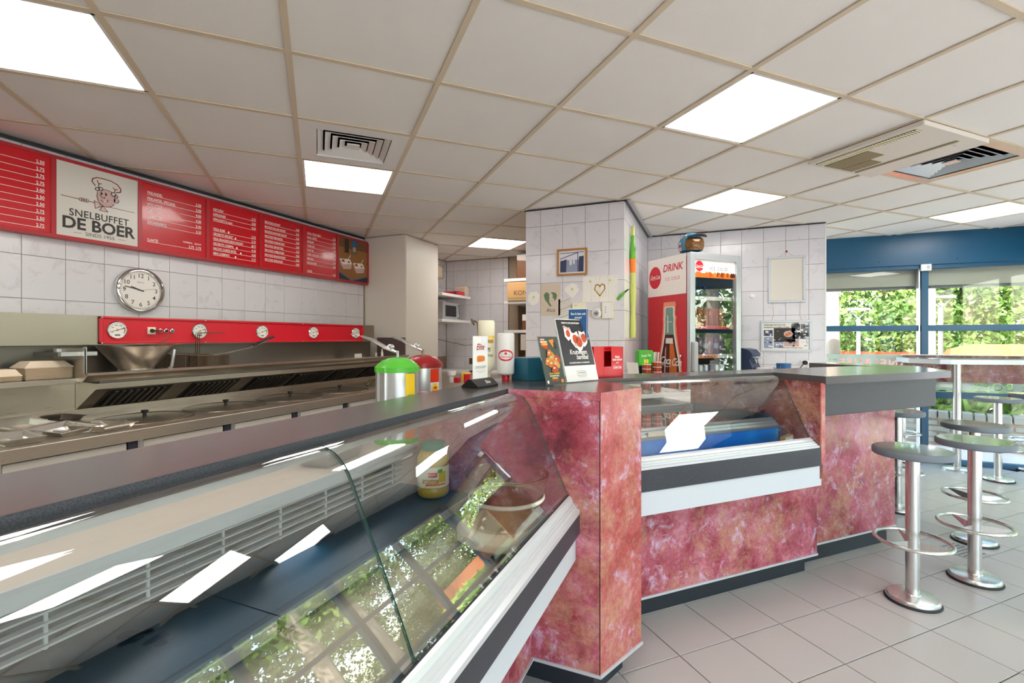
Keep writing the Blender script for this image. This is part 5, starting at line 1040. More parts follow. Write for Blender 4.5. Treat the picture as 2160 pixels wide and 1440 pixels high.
for (x0, x1, z0, z1, mm) in ((-.195, -.115, 0, .06, 'photo_dark'), (-.195, -.115, -.125, -.01, 'photo_mid'), (-.105, .085, -.06, .08, 'ink'), (-.105, -.02, -.12, -.06, 'photo_mid'), (.05, .125, .02, .12, 'dark'), (.13, .2, .03, .12, 'grey'), (.06, .2, -.03, .03, 'dark'), (-.015, .115, -.105, -.035, 'skin_print'), (.13, .2, -.115, -.035, 'white_print'), (.055, .12, .115, .13, 'yellow')):
    F.rect(x0, x1, z0, z1, mm, 1)
    for i in range(9):
        a0, c0 = random.uniform(x0, x1 - .02), random.uniform(z0, z1 - .015); F.rect(a0, min(a0 + random.uniform(.008, .03), x1), c0, min(c0 + random.uniform(.005, .02), z1), random.choice(['photo_light', 'photo_mid', 'dark', 'grey', 'white_print']), 2 + i % 3)
F.oval(.022, .02, .04, .032, 'skin_print', 6); F.oval(.01, .01, .016, .014, 'food', 7); F.oval(.035, .025, .016, .014, 'food', 7); F.text('Gefeliciteerd met het 60 jarige bestaan!', .04, -h + .035, .019, 'dark_red_lid', 2, bold=.01, sx=.72); F.build('print', t)
p = wallpt(1587, 624, YQ); t = thing('wall_cap', 'small round white plastic cap on the tiles left of the silver frames', 'cap', (p.x, YQ, p.z)); MB('white', frame((0, 0, 0), '-y')).lathe([(.026, 0), (.026, .006), (.020, .010), (.001, .010)], n=24).build('cap', t)  # plain plastic cap, nothing to press
t, F, w, h = flat('wall_socket', 'double white wall socket with a black plug in its upper outlet', 'socket', (1689, 759, 1706, 779), 'white', .010, y=YQ, body='plate', bev=.003)
M = frame((0, -.010, 0), '-y'); MB('lightgrey', M).lathe([(.030, -.0), (.030, .002), (.022, .002), (.021, -.004)], n=24, cap=False).build('outlet_ring', t); MB('black', frame((.0, -.010, h * .45), '-y')).lathe([(.022, 0), (.022, .02), (.014, .03)], n=20).build('plug', t); MB('black').tube([(0, -.045, h * .45), (-.03, -.08, 0), (-.10, -.05, -.10), (-.16, -.05, -.22)], .0045, n=6).build('cable', t)
# desk top along the back wall with coffee machine, tin, tile
bd = thing('back_desk', 'white worktop along the tiled back wall behind the counters', 'worktop', (.45, 5.2, .934)); MB('white_lam').box(-.42, .58, -.25, .25, .055, .085).build('top', bd); MB('cabinet_white').box(-.40, .56, -.20, .24, -.934, .055).build('cupboard', bd)
ZD = 1.0195
cm = thing('coffee_machine', 'dark blue grey pod coffee machine beside the drinks fridge', 'coffee machine', (.335, 5.16, ZD), R(55)); cm.scale = (.85, .85, .9)
mat('machine', C(58, 70, 98), .3); MB('machine').extrude_x([(-.10, .02), (-.10, .05), (-.06, .13), (-.09, .16), (-.10, .20), (-.05, .245), (.03, .26), (.10, .22), (.13, .15), (.13, 0), (-.04, 0), (-.04, .02)], -.085, .085).build('housing', cm, bev=.008)
MB('lightgrey').box(-.05, .05, -.13, -.07, .155, .17).build('lever', cm); MB('chrome').tube([(0, -.08, .155), (0, -.09, .12), (0, -.09, .10)], .014).build('spout', cm); MB('black').box(-.06, .06, -.13, -.03, 0, .02).build('drip_tray', cm)
t = thing('paper_cup', 'red and white paper cup under the coffee machine spout', 'cup', (.43, 5.10, ZD)); MB('bright_red').lathe([(.026, 0), (.034, .035)], n=20).build('cup', t); MB('white').lathe([(.034, .035), (.037, .050), (.035, .050)], n=20, cap=False).build('rim', t)
p = ony(1618, 772, 5.2); t = thing('tile_sign', 'small white sign with blue corner ornaments on the back worktop', 'sign', (p.x, 5.2, ZD)); w = .085; MB('white').box(-w, w, -.004, .004, 0, .05).build('plate', t); F = MB('navy', frame((0, -.0042, 0), '-y'))
for sx_ in (-1, 1):
    for (a0, b0) in ((.07, .035), (.06, .042), (.078, .024), (.072, .008)): F.oval(sx_ * a0, b0, .007, .005, 'blue', 1, 8)
F.build('ornament', t)
p = ony(1653, 775, 5.15); t = thing('storage_tin', 'round blue storage tin with clip lid on the back worktop', 'tin', (p.x, 5.15, ZD)); MB('blue').lathe([(.062, 0), (.062, .072)], n=32).build('body', t); MB('blue').lathe([(.064, .072), (.064, .088), (.060, .091), (.001, .091)], n=32).build('lid', t); MB('chrome').tube([(-.035, -.055, .055), (-.03, -.068, .07), (-.02, -.066, .085)], .003).build('clip', t); F = MB('white', frame((.02, -.0645, .02), '-y')); F.oval(.01, 0, .012, .012, 'white_print', 0, 14); F.build('emblem', t)
# ================================================================ DRINKS FRIDGE (turned 45 degrees)
FU, FV = 2.985, 3.245; FW, FD, FH = .59, .54, 2.10
fg = thing('drinks_fridge', 'tall red sided drinks fridge with glass door and bottle picture', 'fridge', UV(FU, FV), PI / 4)
MB('red').box(0, .012, .02, FD, .05, FH).build('side_panel', fg); MB('grey').box(FW - .012, FW, .02, FD, .05, FH).build('side_panel', fg)
MB('lightgrey').box(.012, FW - .012, FD - .03, FD, .05, FH).build('back', fg); MB('lightgrey').box(0, FW, .02, FD, FH - .03, FH).build('top_panel', fg); MB('grey').box(0, FW, .03, FD, 0, .12).build('plinth', fg)
MB('white').box(.012, FW - .012, .06, FD - .031, .12, .14).build('inner_floor', fg)
mat('fridge_lamp', C(235, 245, 240), .5, emit=(.85, 1, .95, 1), es=.9); MB('fridge_lamp').box(.03, FW - .03, .07, .085, 1.93, 1.945).build('inner_lamp', fg)
M = frame((-.001, FD, 0), '-x'); F = MB('red', M)
F.rect(0, FD - .02, 1.745, FH, 'white_print', 1); F.oval(.105, 1.925, .085, .105, 'hot_red', 2, 36); cola(F, .108, 1.915, .050, 'white_print', 3)
F.text('DRINK', .345, 1.965, .092, 'hot_red', 2, bold=.02, shear=.2, sx=.92); F.text('ICE COLD', .345, 1.880, .042, 'hot_red', 2, space=1.35, sx=.8)
def bottle_outline(cx_, z0, s): 
    R_ = [(.11, 0), (.118, .1), (.122, .2), (.112, .32), (.098, .40), (.105, .50), (.092, .60), (.066, .70), (.048, .78), (.042, .86), (.046, .88), (.046, .90), (.040, .92), (.042, .97), (.036, .985)]
    return [(cx_ - r * s, z0 + z * s) for r, z in R_] + [(cx_ + r * s, z0 + z * s) for r, z in R_[::-1]]
random.seed(4); cx_ = .305; o_ = bottle_outline(cx_, .43, 1.22); gl = []
for i, (x_, z_) in enumerate(o_):
    sg = -1 if i < len(o_) / 2 else 1; gl.append((x_ + sg * random.uniform(.028, .04), z_ + (.05 if abs(i - len(o_) / 2) < 2 else random.uniform(-.02, .02))))
F.poly(gl, 'glow_print', 1); F.poly([(x_ + (-.016 if i < len(o_) / 2 else .016), z_ + .008) for i, (x_, z_) in enumerate(o_)], 'white_print', 2); F.poly(o_, 'cola_brown', 3)
tp_ = [q_ for q_ in o_ if q_[1] > 1.31]; F.poly(tp_, 'bottle_green', 4); F.poly([(cx_ - .005, .74), (cx_ + .10, .74), (cx_ + .095, 1.1), (cx_ + .05, 1.31), (cx_ + .005, 1.31)], 'amber', 4); F.poly([(cx_ - .08, .9), (cx_ - .06, .9), (cx_ - .04, 1.28), (cx_ - .055, 1.25)], 'skin_print', 5)
F.poly([(cx_ - .05, 1.30), (cx_ + .05, 1.30), (cx_ + .046, 1.35), (cx_ - .046, 1.35)], 'white_print', 5); F.poly([(cx_ - .028, 1.40), (cx_ - .012, 1.40), (cx_ - .016, 1.56), (cx_ - .026, 1.56)], 'white_print', 5); F.line([(cx_ - .036, 1.50), (cx_ + .036, 1.50)], .006, 'photo_light', 6)
cola(F, cx_ + .02, 1.11, .10, 'white_print', 6); F.build('side_print', fg)
MB('chrome', frame((-.002, .075, 1.19), '-x')).lathe([(.014, 0), (.014, .018), (.011, .022)], n=18).build('side_lock', fg)
# door
m = MB('alu')
for x0, x1, z0, z1 in ((0, .055, .13, FH), (FW - .055, FW, .13, FH), (.055, FW - .055, FH - .055, FH), (.055, FW - .055, .13, .19)): m.box(x0, x1, -.03, .015, z0, z1)
dr_ = m.build('door', fg, bev=.003); MB('glass').box(.05, FW - .05, -.012, -.006, .18, FH - .05).build('door_glass', dr_); MB('lightgrey').box(.004, .05, -.075, -.03, .75, 1.32).build('door_handle', dr_, bev=.012)
F = MB('white', frame((.055, -.0125, 0), '-y')); F.rect(0, FW - .11, 1.90, 2.045, 'white_print', 0); F.rect(0, FW - .11, 1.885, 1.925, 'amber', 1)
random.seed(6)
for i in range(22): x_ = random.uniform(.0, .46); F.poly([(x_, 1.90), (x_ + .03, 1.895), (x_ + .035, 1.93), (x_ + .008, 1.94)], random.choice(['amber', 'orange', 'cola_brown']), 2)
F.oval(.06, 1.985, .045, .045, 'hot_red', 3, 28); cola(F, .062, 1.972, .034, 'white_print', 4); F.text('ICE COLD', .28, 1.955, .042, 'ink', 3, space=1.5, sx=.8); F.build('door_print', dr_)
shz = [1.72, 1.46, 1.20, .95, .62, .36]
for z in shz: m = MB('white'); m.box(.015, FW - .015, .04, FD - .05, z - .008, z); m.box(.015, FW - .015, .028, .04, z - .03, z + .004, 'white'); m.build('fridge_shelf', fg)
F = MB('orange', frame((.07, .0275, 1.20), '-y')); F.rect(0, .30, -.03, .004, 'orange', 0)
for i in range(7): F.oval(.025 + .04 * i, -.013, .012, .010, 'photo_mid', 1, 12); F.rect(.015 + .04 * i, .035 + .04 * i, -.016, -.010, 'navy', 2)
F.build('price_strip', fg)
F = MB('white', frame((.05, .0275, .95), '-y')); F.rect(-.03, .5, -.034, .004, 'lightgrey', 0)
for i in range(7): F.rect(.0 + .06 * i, .052 + .06 * i, -.030, .0, 'grey', 1); F.text('Monster', .026 + .06 * i, -.012, .011, 'white_print', 2, sx=.8)
F.build('price_strip', fg)
F = MB('hot_red', frame((.02, .0275, 1.46), '-y')); F.rect(0, .5, -.03, .004, 'hot_red', 0); cola(F, .10, -.022, .026, 'white_print', 1); F.build('price_strip', fg)
def inF(x, y, z): p = UV(FU + x, FV + y, z); return p
ORD = ('first', 'second', 'third', 'fourth', 'fifth', 'sixth', 'seventh', 'eighth')
def can(x, y, z, body, top, label, grp, r=.028, h=.16, band=None):
    t = thing('drink_can', label, 'can', inF(x, y, z + .0008), PI / 4, grp); MB(body).lathe([(r * .85, 0), (r, .008), (r, h - .012), (r * .82, h - .002)], n=18).build('body', t)
    MB('alu').lathe([(r * .82, h - .002), (r * .86, h), (r * .7, h), (r * .68, h - .004), (.001, h - .004)], n=18).build('can_top', t)
    if band: b_ = MB(band); wrap(b_, R(200), R(340), h * .35, h * .65, r + .0006, band, 8); b_.build('band', t)
for i in range(7): can(.075 + .063 * i, .08, 1.46, 'dark_red_lid' if i else 'hot_red', None, '%s tall red can from the left on the second fridge shelf' % ORD[i], 'red cans on the second fridge shelf', band='white_print' if i == 0 else None)
for i in range(7): can(.075 + .063 * i, .08, 1.20, 'purple', None, '%s dark purple can from the left on the third fridge shelf' % ORD[i], 'purple cans on the third fridge shelf', band='photo_mid' if i % 2 else None)
for i, (b_, c_) in enumerate((('alu', 'blue'), ('yellow', None), ('alu', None), ('alu', 'navy'), ('navy', 'alu'), ('alu', 'green'), ('alu', 'navy'))): can(.085 + .063 * i, .08, .95, b_, None, '%s can from the left in the mixed row on the fourth fridge shelf' % ORD[i], 'mixed cans on the fourth fridge shelf', band=c_, r=.029)
for i in range(3): can(.10 + .062 * i, .08, .735 if False else .62, 'green_lid', None, '%s bright green can from the left on the fifth fridge shelf' % ORD[i], 'green cans on the fifth fridge shelf', r=.029, h=.235, band='white_print')
def bottle(x, y, z, liquid, capm, label, grp, r=.03, h=.22, lying=False, lab=None):
    t = thing('drink_bottle', label, 'bottle', inF(x, y, z + .001 + (r if lying else 0)), PI / 4, grp); M = Matrix.Rotation(PI / 2, 4, 'X') @ Matrix.Translation((0, 0, -.0)) if lying else Matrix()
    MB(liquid, M).lathe([(r * .8, 0), (r, .01), (r, h * .6), (r * .8, h * .72), (r * .42, h * .86), (r * .4, h * .93)], n=16).build('body', t, ang=60); MB(capm, M).lathe([(r * .52, h * .92), (r * .52, h), (r * .45, h + .002)], n=14).build('cap', t)
    if lab: MB(lab, M).lathe([(r + .0006, h * .25), (r + .0006, h * .5)], n=16, cap=False).build('label', t)
for i, x in enumerate((.065, .105, .19, .24, .31, .375, .44)): bottle(x, .36, 1.72, 'bottle_clear', 'navy', '%s lying water bottle with blue cap on the top fridge shelf' % ORD[i], 'water bottles lying on the top fridge shelf', r=.03, h=.28, lying=True)
bottle(.27, .36, 1.782, 'bottle_clear', 'navy', 'water bottle lying on top of the others on the top fridge shelf', 'water bottles lying on the top fridge shelf', r=.03, h=.28, lying=True)
for i in range(3): bottle(.32 + .062 * i, .08, .62, 'amber', 'blue', '%s amber drink bottle with blue top on the fifth fridge shelf' % ORD[i], 'amber bottles on the fifth fridge shelf', r=.027, h=.25, lab='blue')
for i in range(7): bottle(.085 + .064 * i, .08, .36, 'cola_brown', 'hot_red', '%s cola bottle from the left on the bottom fridge shelf' % ORD[i], 'cola bottles on the bottom fridge shelf', r=.029, h=.235, lab='photo_light')
fn = thing('fridge_fan', 'round dark fan at the upper left inside the fridge', 'fan', inF(.12, .40, 1.86), PI / 4); MB('black', frame((0, 0, 0), '-y')).lathe([(.062, 0), (.062, .02), (.055, .022)], n=24).build('grille', fn); MB('lightgrey').box(.06, .16, -.02, .05, -.06, .05).build('housing', fn)
# helmet on the fridge
hp = UV(FU + .20, FV + .18, FH + .001)
he = thing('helmet', 'blue open face helmet with white stars, peak and amber visor on the fridge', 'helmet', hp, R(-55))
m = MB('helmet_blue'); n1, n2 = 24, 14; v = []; f = []
for j in range(n2 + 1):
    th = PI * .04 + (PI * .62) * j / n2
    for i in range(n1): a = 2 * PI * i / n1; v.append((.125 * math.sin(th) * math.cos(a), .105 * math.sin(th) * math.sin(a), .105 + .115 * math.cos(th)))
for j in range(n2):
    for i in range(n1):
        a = (2 * PI * (i + .5) / n1 + PI) % (2 * PI) - PI
        if abs(a) < R(62) and j > 5: continue
        k_ = (i + 1) % n1; f.append((j * n1 + i, (j + 1) * n1 + i, (j + 1) * n1 + k_, j * n1 + k_))
m.add(v, f, None, True); m.lathe([(.02, .2195), (.001, .2205)], n=12, cap=False); ho = m.build('shell', he, ang=60); so = ho.modifiers.new('s', 'SOLIDIFY'); so.thickness = .008; so.offset = -1
m = MB('visor'); v = []; f = []
for j in range(7):
    for i in range(13): a = R(-62 + 124 * i / 12); zz = .045 + .11 * j / 6; r_ = math.sqrt(max(0, 1 - ((zz - .105) / .125) ** 2)); v.append((.127 * r_ * math.cos(a), .109 * r_ * math.sin(a), zz))
for j in range(6):
    for i in range(12): f.append((j * 13 + i, j * 13 + i + 1, (j + 1) * 13 + i + 1, (j + 1) * 13 + i))
m.add(v, f, None, True); m.build('visor', he, ang=60)
m = MB('black'); v = []; f = []
for i in range(13): a = R(-50 + 100 * i / 12); v += [(.10 * math.cos(a), .10 * math.sin(a), .175), (.165 * math.cos(a), .12 * math.sin(a), .165 + .01 * math.cos(a * 2)), (.165 * math.cos(a), .12 * math.sin(a), .171 + .01 * math.cos(a * 2)), (.10 * math.cos(a), .10 * math.sin(a), .181)]
for i in range(12):
    for k_ in range(4): f.append((i * 4 + k_, i * 4 + (k_ + 1) % 4, i * 4 + 4 + (k_ + 1) % 4, i * 4 + 4 + k_))
m.add(v, f, None, True); m.build('peak', he)
def star(mb, M, r):
    mb.M = M; mb.poly([((r if k_ % 2 == 0 else r * .42) * math.cos(PI / 2 + k_ * PI / 5), (r if k_ % 2 == 0 else r * .42) * math.sin(PI / 2 + k_ * PI / 5)) for k_ in range(10)], 'white_print', 0)
m = MB('white_print')
for a, th in ((R(-100), .9), (R(-130), 1.25), (R(-70), .75), (R(-150), .8), (R(-95), 1.45)):
    nrm = Vector((math.sin(th) * math.cos(a), math.sin(th) * math.sin(a), math.cos(th))); p = Vector((.125 * nrm.x, .105 * nrm.y, .105 + .115 * nrm.z)); q_ = nrm.to_track_quat('Z', 'Y').to_matrix().to_4x4(); star(m, Matrix.Translation(p + nrm * .002) @ q_, .018)
m.build('stars', he)
m = MB('hot_red')
for k_ in range(4): 
    v = []
    for i in range(7): a = R(-170 + 14 * i); th0 = 1.72 + .075 * k_; v += [(.127 * math.sin(th0) * math.cos(a), .107 * math.sin(th0) * math.sin(a), .105 + .117 * math.cos(th0)), (.127 * math.sin(th0 + .075) * math.cos(a), .107 * math.sin(th0 + .075) * math.sin(a), .105 + .117 * math.cos(th0 + .075))]
    m.add(v, [(2 * i, 2 * i + 1, 2 * i + 3, 2 * i + 2) for i in range(6)], 'hot_red' if k_ % 2 == 0 else 'white_print')
m.build('stripes', he)
# ================================================================ SIDE DESK between pillar and fridge
sdk = thing('side_desk', 'white open desk with papers in front of the red fridge side', 'desk', (-.36, 3.6, 0)); ZS = .93
e1 = toUV(onz(1465, 826, ZS)); e2 = toUV(onz(1355, 833, ZS))
m = MB('white_lam'); m.M = Matrix.Translation((.36, -3.6, 0)) @ Matrix.Rotation(PI / 4, 4, 'Z'); u_r = e1[0]; v_f = (e1[1] + e2[1]) / 2
m.box(u_r - 1.2, u_r, v_f, v_f + .42, ZS - .03, ZS); m.build('top', sdk, bev=.003)
for u_ in (u_r - .025, u_r - .9): q_ = MB('white_lam'); q_.M = m.M; q_.box(u_ - .0, u_ + .022, v_f + .02, v_f + .40, 0, ZS - .03); q_.build('side_panel', sdk)
q_ = MB('lightgrey'); q_.M = m.M; q_.box(u_r - 1.2, u_r - .03, v_f + .38, v_f + .40, 0, ZS - .03); q_.build('back_panel', sdk); q_ = MB('white_lam'); q_.M = m.M; q_.box(u_r - 1.18, u_r - .03, v_f + .03, v_f + .38, .55, .57); q_.build('desk_shelf', sdk)
def onDesk(px, dv, z=ZS):                  # point on the desk under image column px, dv behind its front edge
    r = ray(px, 700); v_ = v_f + dv; k_ = v_ / ((r[1] - r[0]) * Q); return Vector((r[0] * k_, r[1] * k_, z + .001))
t = thing('tea_display', 'bright green tea box on a black stand beside the red fridge', 'display', onDesk(1358, .16), R(30)); MB('black').prism([(-.05, -.03), (.05, -.03), (.04, .03), (-.04, .03)], 0, .205).build('stand', t); MB('tea_green').box(-.058, .058, -.045, .04, .205, .325).build('box', t, bev=.004); F = MB('white', frame((0, -.0455, .205), '-y')); F.text('Fuze', 0, .098, .014, 'hot_red', 1, bold=.02); F.text('Fresh Tea', 0, .072, .024, 'white_print', 1, bold=.015, shear=.3, sx=.8, rot=.12); F.oval(-.010, .035, .009, .018, 'yellow', 1); F.oval(.010, .035, .009, .018, 'yellow', 1); F.oval(.018, .058, .012, .005, 'dark_green', 1); F.build('print', t)
t = thing('brochure', 'white and blue brochure leaning left of the green tea box', 'brochure', onDesk(1342, .10), R(60)); MB('paper', Matrix.Rotation(R(-12), 4, 'Y')).box(-.002, .002, -.05, .05, 0, .24).build('sheets', t); F = MB('navy', Matrix.Rotation(R(-12), 4, 'Y') @ frame((.003, 0, .0), '+x')); F.poly([(-.05, .12), (.05, .16), (.05, .13), (-.05, .09)], 'navy', 1); F.rect(-.045, .04, .17, .23, 'photo_dark', 1); F.build('print', t)
def cups(px, dv, n, ztop, label, grp):
    p = onDesk(px, dv); r_ = .034
    for k_ in range(n):
        z = p.z + k_ * (ztop - p.z - .085) / max(n - 1, 1); t = MB('plaid'); t.lathe([(.024, 0), (r_, .085)], n=20, cap=False); t.lathe([(.0245, 0.001), (.001, .001)], n=20, cap=False)
        for a in range(0, 360, 40): wrap(t, R(a), R(a + 7), .004, .078, .0338, 'gold', 1)
        for a in range(20, 360, 40): wrap(t, R(a), R(a + 4), .004, .078, .0338, 'dark_green', 1)
        t.lathe([(r_, .083), (r_ + .002, .086), (r_, .088)], 'white', 20, None, False); ob = t.build('paper_cup', None, loc=(p.x, p.y, z)); tag(ob, '%s red tartan paper cup from the top, %s' % (NTH[n - 1 - k_], label), 'cup', grp)
cups(1364, .06, 5, 1.150, 'in the left cup stack', 'tartan cups in the left stack'); cups(1386, .07, 5, 1.165, 'in the stack by the bottle picture', 'tartan cups in the right stack')
t = thing('straw_cup', 'clear plastic cup of white straws and wooden stirrers on the desk', 'cup', onDesk(1378, .14, 1.0)); t.location.z = ZS + .001; MB('plastic_clear').lathe([(.03, 0), (.042, .24)], n=24, cap=False).build('cup', t); m = MB('white'); random.seed(8)
for i in range(34): a = random.uniform(0, 6.28); r_ = random.uniform(0, .022); m.tube([(r_ * math.cos(a), r_ * math.sin(a), .06), (r_ * 1.9 * math.cos(a) + .012, r_ * 1.9 * math.sin(a), .31)], .0026, random.choice(['white', 'white', 'lightgrey', 'kraft']) if True else None, n=5)
m.build('straws', t, kind='stuff')
for (px, dv, a, mm, lb) in ((1385, .05, .3, 'paper', 'white paper sheet lying on the desk, left'), (1425, .06, -.2, 'photo_light', 'magazine with pale pink cover lying on the desk, middle'), (1448, .05, .1, 'paper', 'thin white leaflet lying at the right desk end')):
    p = onDesk(px, dv); t = thing('leaflet', lb, 'paper', p, PI / 4 + a); MB(mm).box(-.07, .07, -.035, .05, 0, .006).build('sheets', t); MB('skin_print' if mm != 'paper' else 'navy').box(-.05, .0, -.03, -.01, .006, .0066).build('print', t)
t = thing('steel_bowl', 'small steel bowl with wrapped sachets at the left end of the desk', 'bowl', onDesk(1366, .05)); MB('steel').lathe([(.035, 0), (.05, .03), (.048, .03), (.03, .004), (.001, .004)], n=24, cap=False).build('bowl', t); m = MB('navy')
for i in range(8): a = i * .8; m.box(.02 * math.cos(a) - .012, .02 * math.cos(a) + .012, .02 * math.sin(a) - .008, .02 * math.sin(a) + .008, .024 + i * .002, .026 + i * .002, ('navy', 'brown', 'white')[i % 3])
m.build('sachets', t, kind='stuff')
p = onDesk(1372, .12, .572); t = thing('cardboard_box', 'small brown carton on a blue box under the desk', 'box', p, PI / 4); MB('blue_box').box(-.08, .08, -.06, .06, 0, .05).build('blue_box', t); MB('brown').box(-.06, .05, -.05, .05, .0505, .18).build('carton', t)
# ================================================================ KITCHEN NICHE
nb_ = thing('niche_worktop', 'pale worktop running through the kitchen niche', 'worktop', (-2.9, 5.7, .9)); MB('white_lam').box(-.70, 1.2, -.15, .38, -.03, 0).build('top', nb_); MB('cabinet_white').box(-.68, 1.18, -.12, .36, -.9, -.03).build('cupboard', nb_)
for nm, z, lb in (('wall_shelf', 1.905, 'upper white shelf in the niche holding bags and a red box'), ('wall_shelf', 1.572, 'lower white shelf in the niche carrying the microwave')):
    t = thing(nm, lb, 'shelf', (-3.36, 5.58, z)); MB('white').box(-.25, .26, -.46, .30, -.018, .018).build('board', t, bev=.003)
mw = thing('microwave', 'steel microwave oven with dark door on the lower niche shelf', 'microwave', (-3.308, 5.557, 1.591), PI / 2); mw.scale = (1.38, 1, .86); MB('alu').box(-.17, .15, -.10, .22, 0, .27).build('casing', mw, bev=.004)
MB('black').box(-.14, .07, -.105, -.10, .04, .23).build('door_window', mw); MB('alu').box(-.165, .095, -.108, -.10, .015, .255).build('door', mw, bev=.002); MB('black').box(-.135, .065, -.111, -.108, .05, .22).build('door_window', mw); MB('chrome').tube([(.083, -.13, .05), (.083, -.13, .22)], .006).build('handle', mw); MB('grey').box(.10, .145, -.103, -.10, .02, .25).build('control_strip', mw)
t = thing('white_appliance', 'small rounded white appliance left of the microwave', 'appliance', (-3.42, 5.22, 1.591)); MB('white').box(-.08, .03, -.09, .09, 0, .15).build('body', t, bev=.02)
t = thing('red_box', 'flat red plastic box on the upper niche shelf', 'box', (-3.27, 5.70, 1.924)); MB('red').box(-.13, .13, -.08, .08, 0, .06).build('body', t, bev=.005); MB('navy').box(.06, .09, -.082, -.080, .0, .06).build('strap', t)
t = thing('napkin_pack', 'white paper bag printed with a black emblem on the upper niche shelf', 'bag', (-3.40, 5.32, 1.924)); MB('paper').box(-.09, .09, -.06, .06, 0, .20).build('bag', t, bev=.02); F = MB('ink', frame((.02, -.0605, 0), '-y')); F.oval(0, .13, .028, .035, 'ink', 1); F.oval(0, .12, .018, .02, 'paper', 2); F.oval(0, .16, .032, .012, 'ink', 2); F.text('DE BOER', 0, .04, .026, 'ink', 1, bold=.02); F.build('emblem', t)
t = thing('bread_bag', 'clear bag of brown buns lying on top of the printed white bag', 'bag', (-3.36, 5.34, 2.126)); MB('kraft').box(-.08, .10, -.07, .07, 0, .17).build('contents', t, bev=.03); MB('plastic_clear').box(-.09, .13, -.08, .08, -.0, .18).build('film', t, bev=.03)
t = thing('bread_bag', 'clear bag of pale rolls behind the red box on the upper niche shelf', 'bag', (-3.25, 5.86, 1.924)); MB('kraft').box(-.10, .12, -.05, .05, 0, .15).build('contents', t, bev=.03)
# chip cutter
cc = thing('chip_cutter', 'old cast metal potato chip cutter with long lever on the niche worktop', 'chip cutter', (-2.83, 5.62, .901)); m = MB('gold_metal'); m.box(-.03, .03, -.04, .04, 0, .36); m.build('column', cc, bev=.008); m = MB('gold_metal'); m.box(-.10, .10, -.10, .10, 0, .02); m.build('foot', cc, bev=.004)
m = MB('gold_metal'); m.tube([(.0, 0, .34), (-.03, 0, .65), (-.08, 0, .66 + .02)], .012); m.tube([(.06, 0, .30), (.0, 0, .62)], .010); m.tube([(-.08, 0, .62), (-.12, 0, .70)], .014); m.build('lever', cc); m = MB('gold_metal'); m.box(.02, .13, -.05, .05, .22, .25); m.box(-.14, -.03, -.03, .03, .10, .18); m.tube([(.06, -.02, .30), (.13, -.02, .12)], .012); m.build('blade_frame', cc)
m = MB('alu'); 
for k_ in range(6): m.box(.03 + k_ * .016, .036 + k_ * .016, -.05, .05, .20, .222)
m.build('blades', cc)
t = thing('black_adapter', 'black plug adapter with thin cable hanging below the microwave shelf', 'adapter', (-3.55, 5.55, 1.40)); MB('black').box(-.02, .03, -.03, .03, -.05, .06).build('adapter', t, bev=.004); MB('black').tube([(0, 0, -.05), (.10, .2, -.09), (.30, .46, -.16), (.50, .50, -.13), (.75, .50, -.19)], .003, n=5).build('cable', t)
t = thing('oil_drum', 'gold coloured metal drum at the end of the niche behind the white bottle', 'drum', (-1.98, 5.55, 1.0)); MB('gold').lathe([(.16, 0), (.165, .01), (.16, .02), (.16, .12), (.166, .13), (.16, .14), (.16, .20)], n=28).build('body', t)
def nshelf(z, lb): t = thing('wall_shelf', lb, 'shelf', (-2.30, 5.9, z)); MB('white').box(-.20, .75, -.22, .5, -.018, .018).build('board', t)
nshelf(2.105, 'uppermost short white shelf at the right side of the niche'); nshelf(1.815, 'middle short white shelf at the right side of the niche, under the brown carton'); nshelf(1.435, 'lowest short white shelf at the right side of the niche')
t = thing('wrapped_stack', 'plastic wrapped stack of brown trays on the uppermost right niche shelf', 'stack', (-2.22, 5.82, 2.124)); MB('brown').box(-.12, .14, -.10, .12, 0, .30).build('trays', t, bev=.01); MB('plastic_clear').box(-.125, .145, -.105, .125, 0, .32).build('film', t, bev=.01)
t = thing('cardboard_box', 'large brown cardboard carton on the middle right niche shelf', 'carton', (-2.25, 5.80, 1.834)); MB('cardboard').box(-.20, .22, -.14, .16, 0, .24).build('carton', t, bev=.003); F = MB('brown', frame((0, -.1405, 0), '-y')); F.text('KONI', .0, .07, .085, 'brown', 1, bold=.005); F.line([(-.18, .03), (.1, .03)], .006, 'dark_green', 1); F.build('lettering', t)
t = thing('cardboard_box', 'open white carton with dark side on the lowest right niche shelf', 'carton', (-2.16, 5.80, 1.454)); MB('white').box(-.10, .16, -.08, .10, .12, .20).build('lid', t); MB('brown').box(-.10, -.02, -.08, .10, 0, .12).build('left_side', t); MB('black').box(-.0, .16, -.085, .10, 0, .115).build('right_side', t)
t = thing('cardboard_box', 'plain off-white carton under the lowest right niche shelf', 'carton', (-2.08, 5.66, 1.20 - .005)); MB('offwhite').box(-.14, .16, -.10, .12, 0, .20).build('carton', t, bev=.002); F = MB('ink', frame((.05, -.1005, .1), '-y')); F.rect(.02, .06, .04, .05, 'ink', 1); F.rect(.02, .06, .02, .03, 'ink', 1); F.build('print', t)
t = thing('niche_pedestal', 'grey cupboard under the niche shelves holding drum and carton', 'cupboard', (-1.98, 5.75, 0)); MB('lightgrey').box(-.22, .32, -.2, .3, .9, 1.0).build('top', t); MB('cabinet_white').box(-.2, .3, -.15, .3, 0, .9).build('body', t)
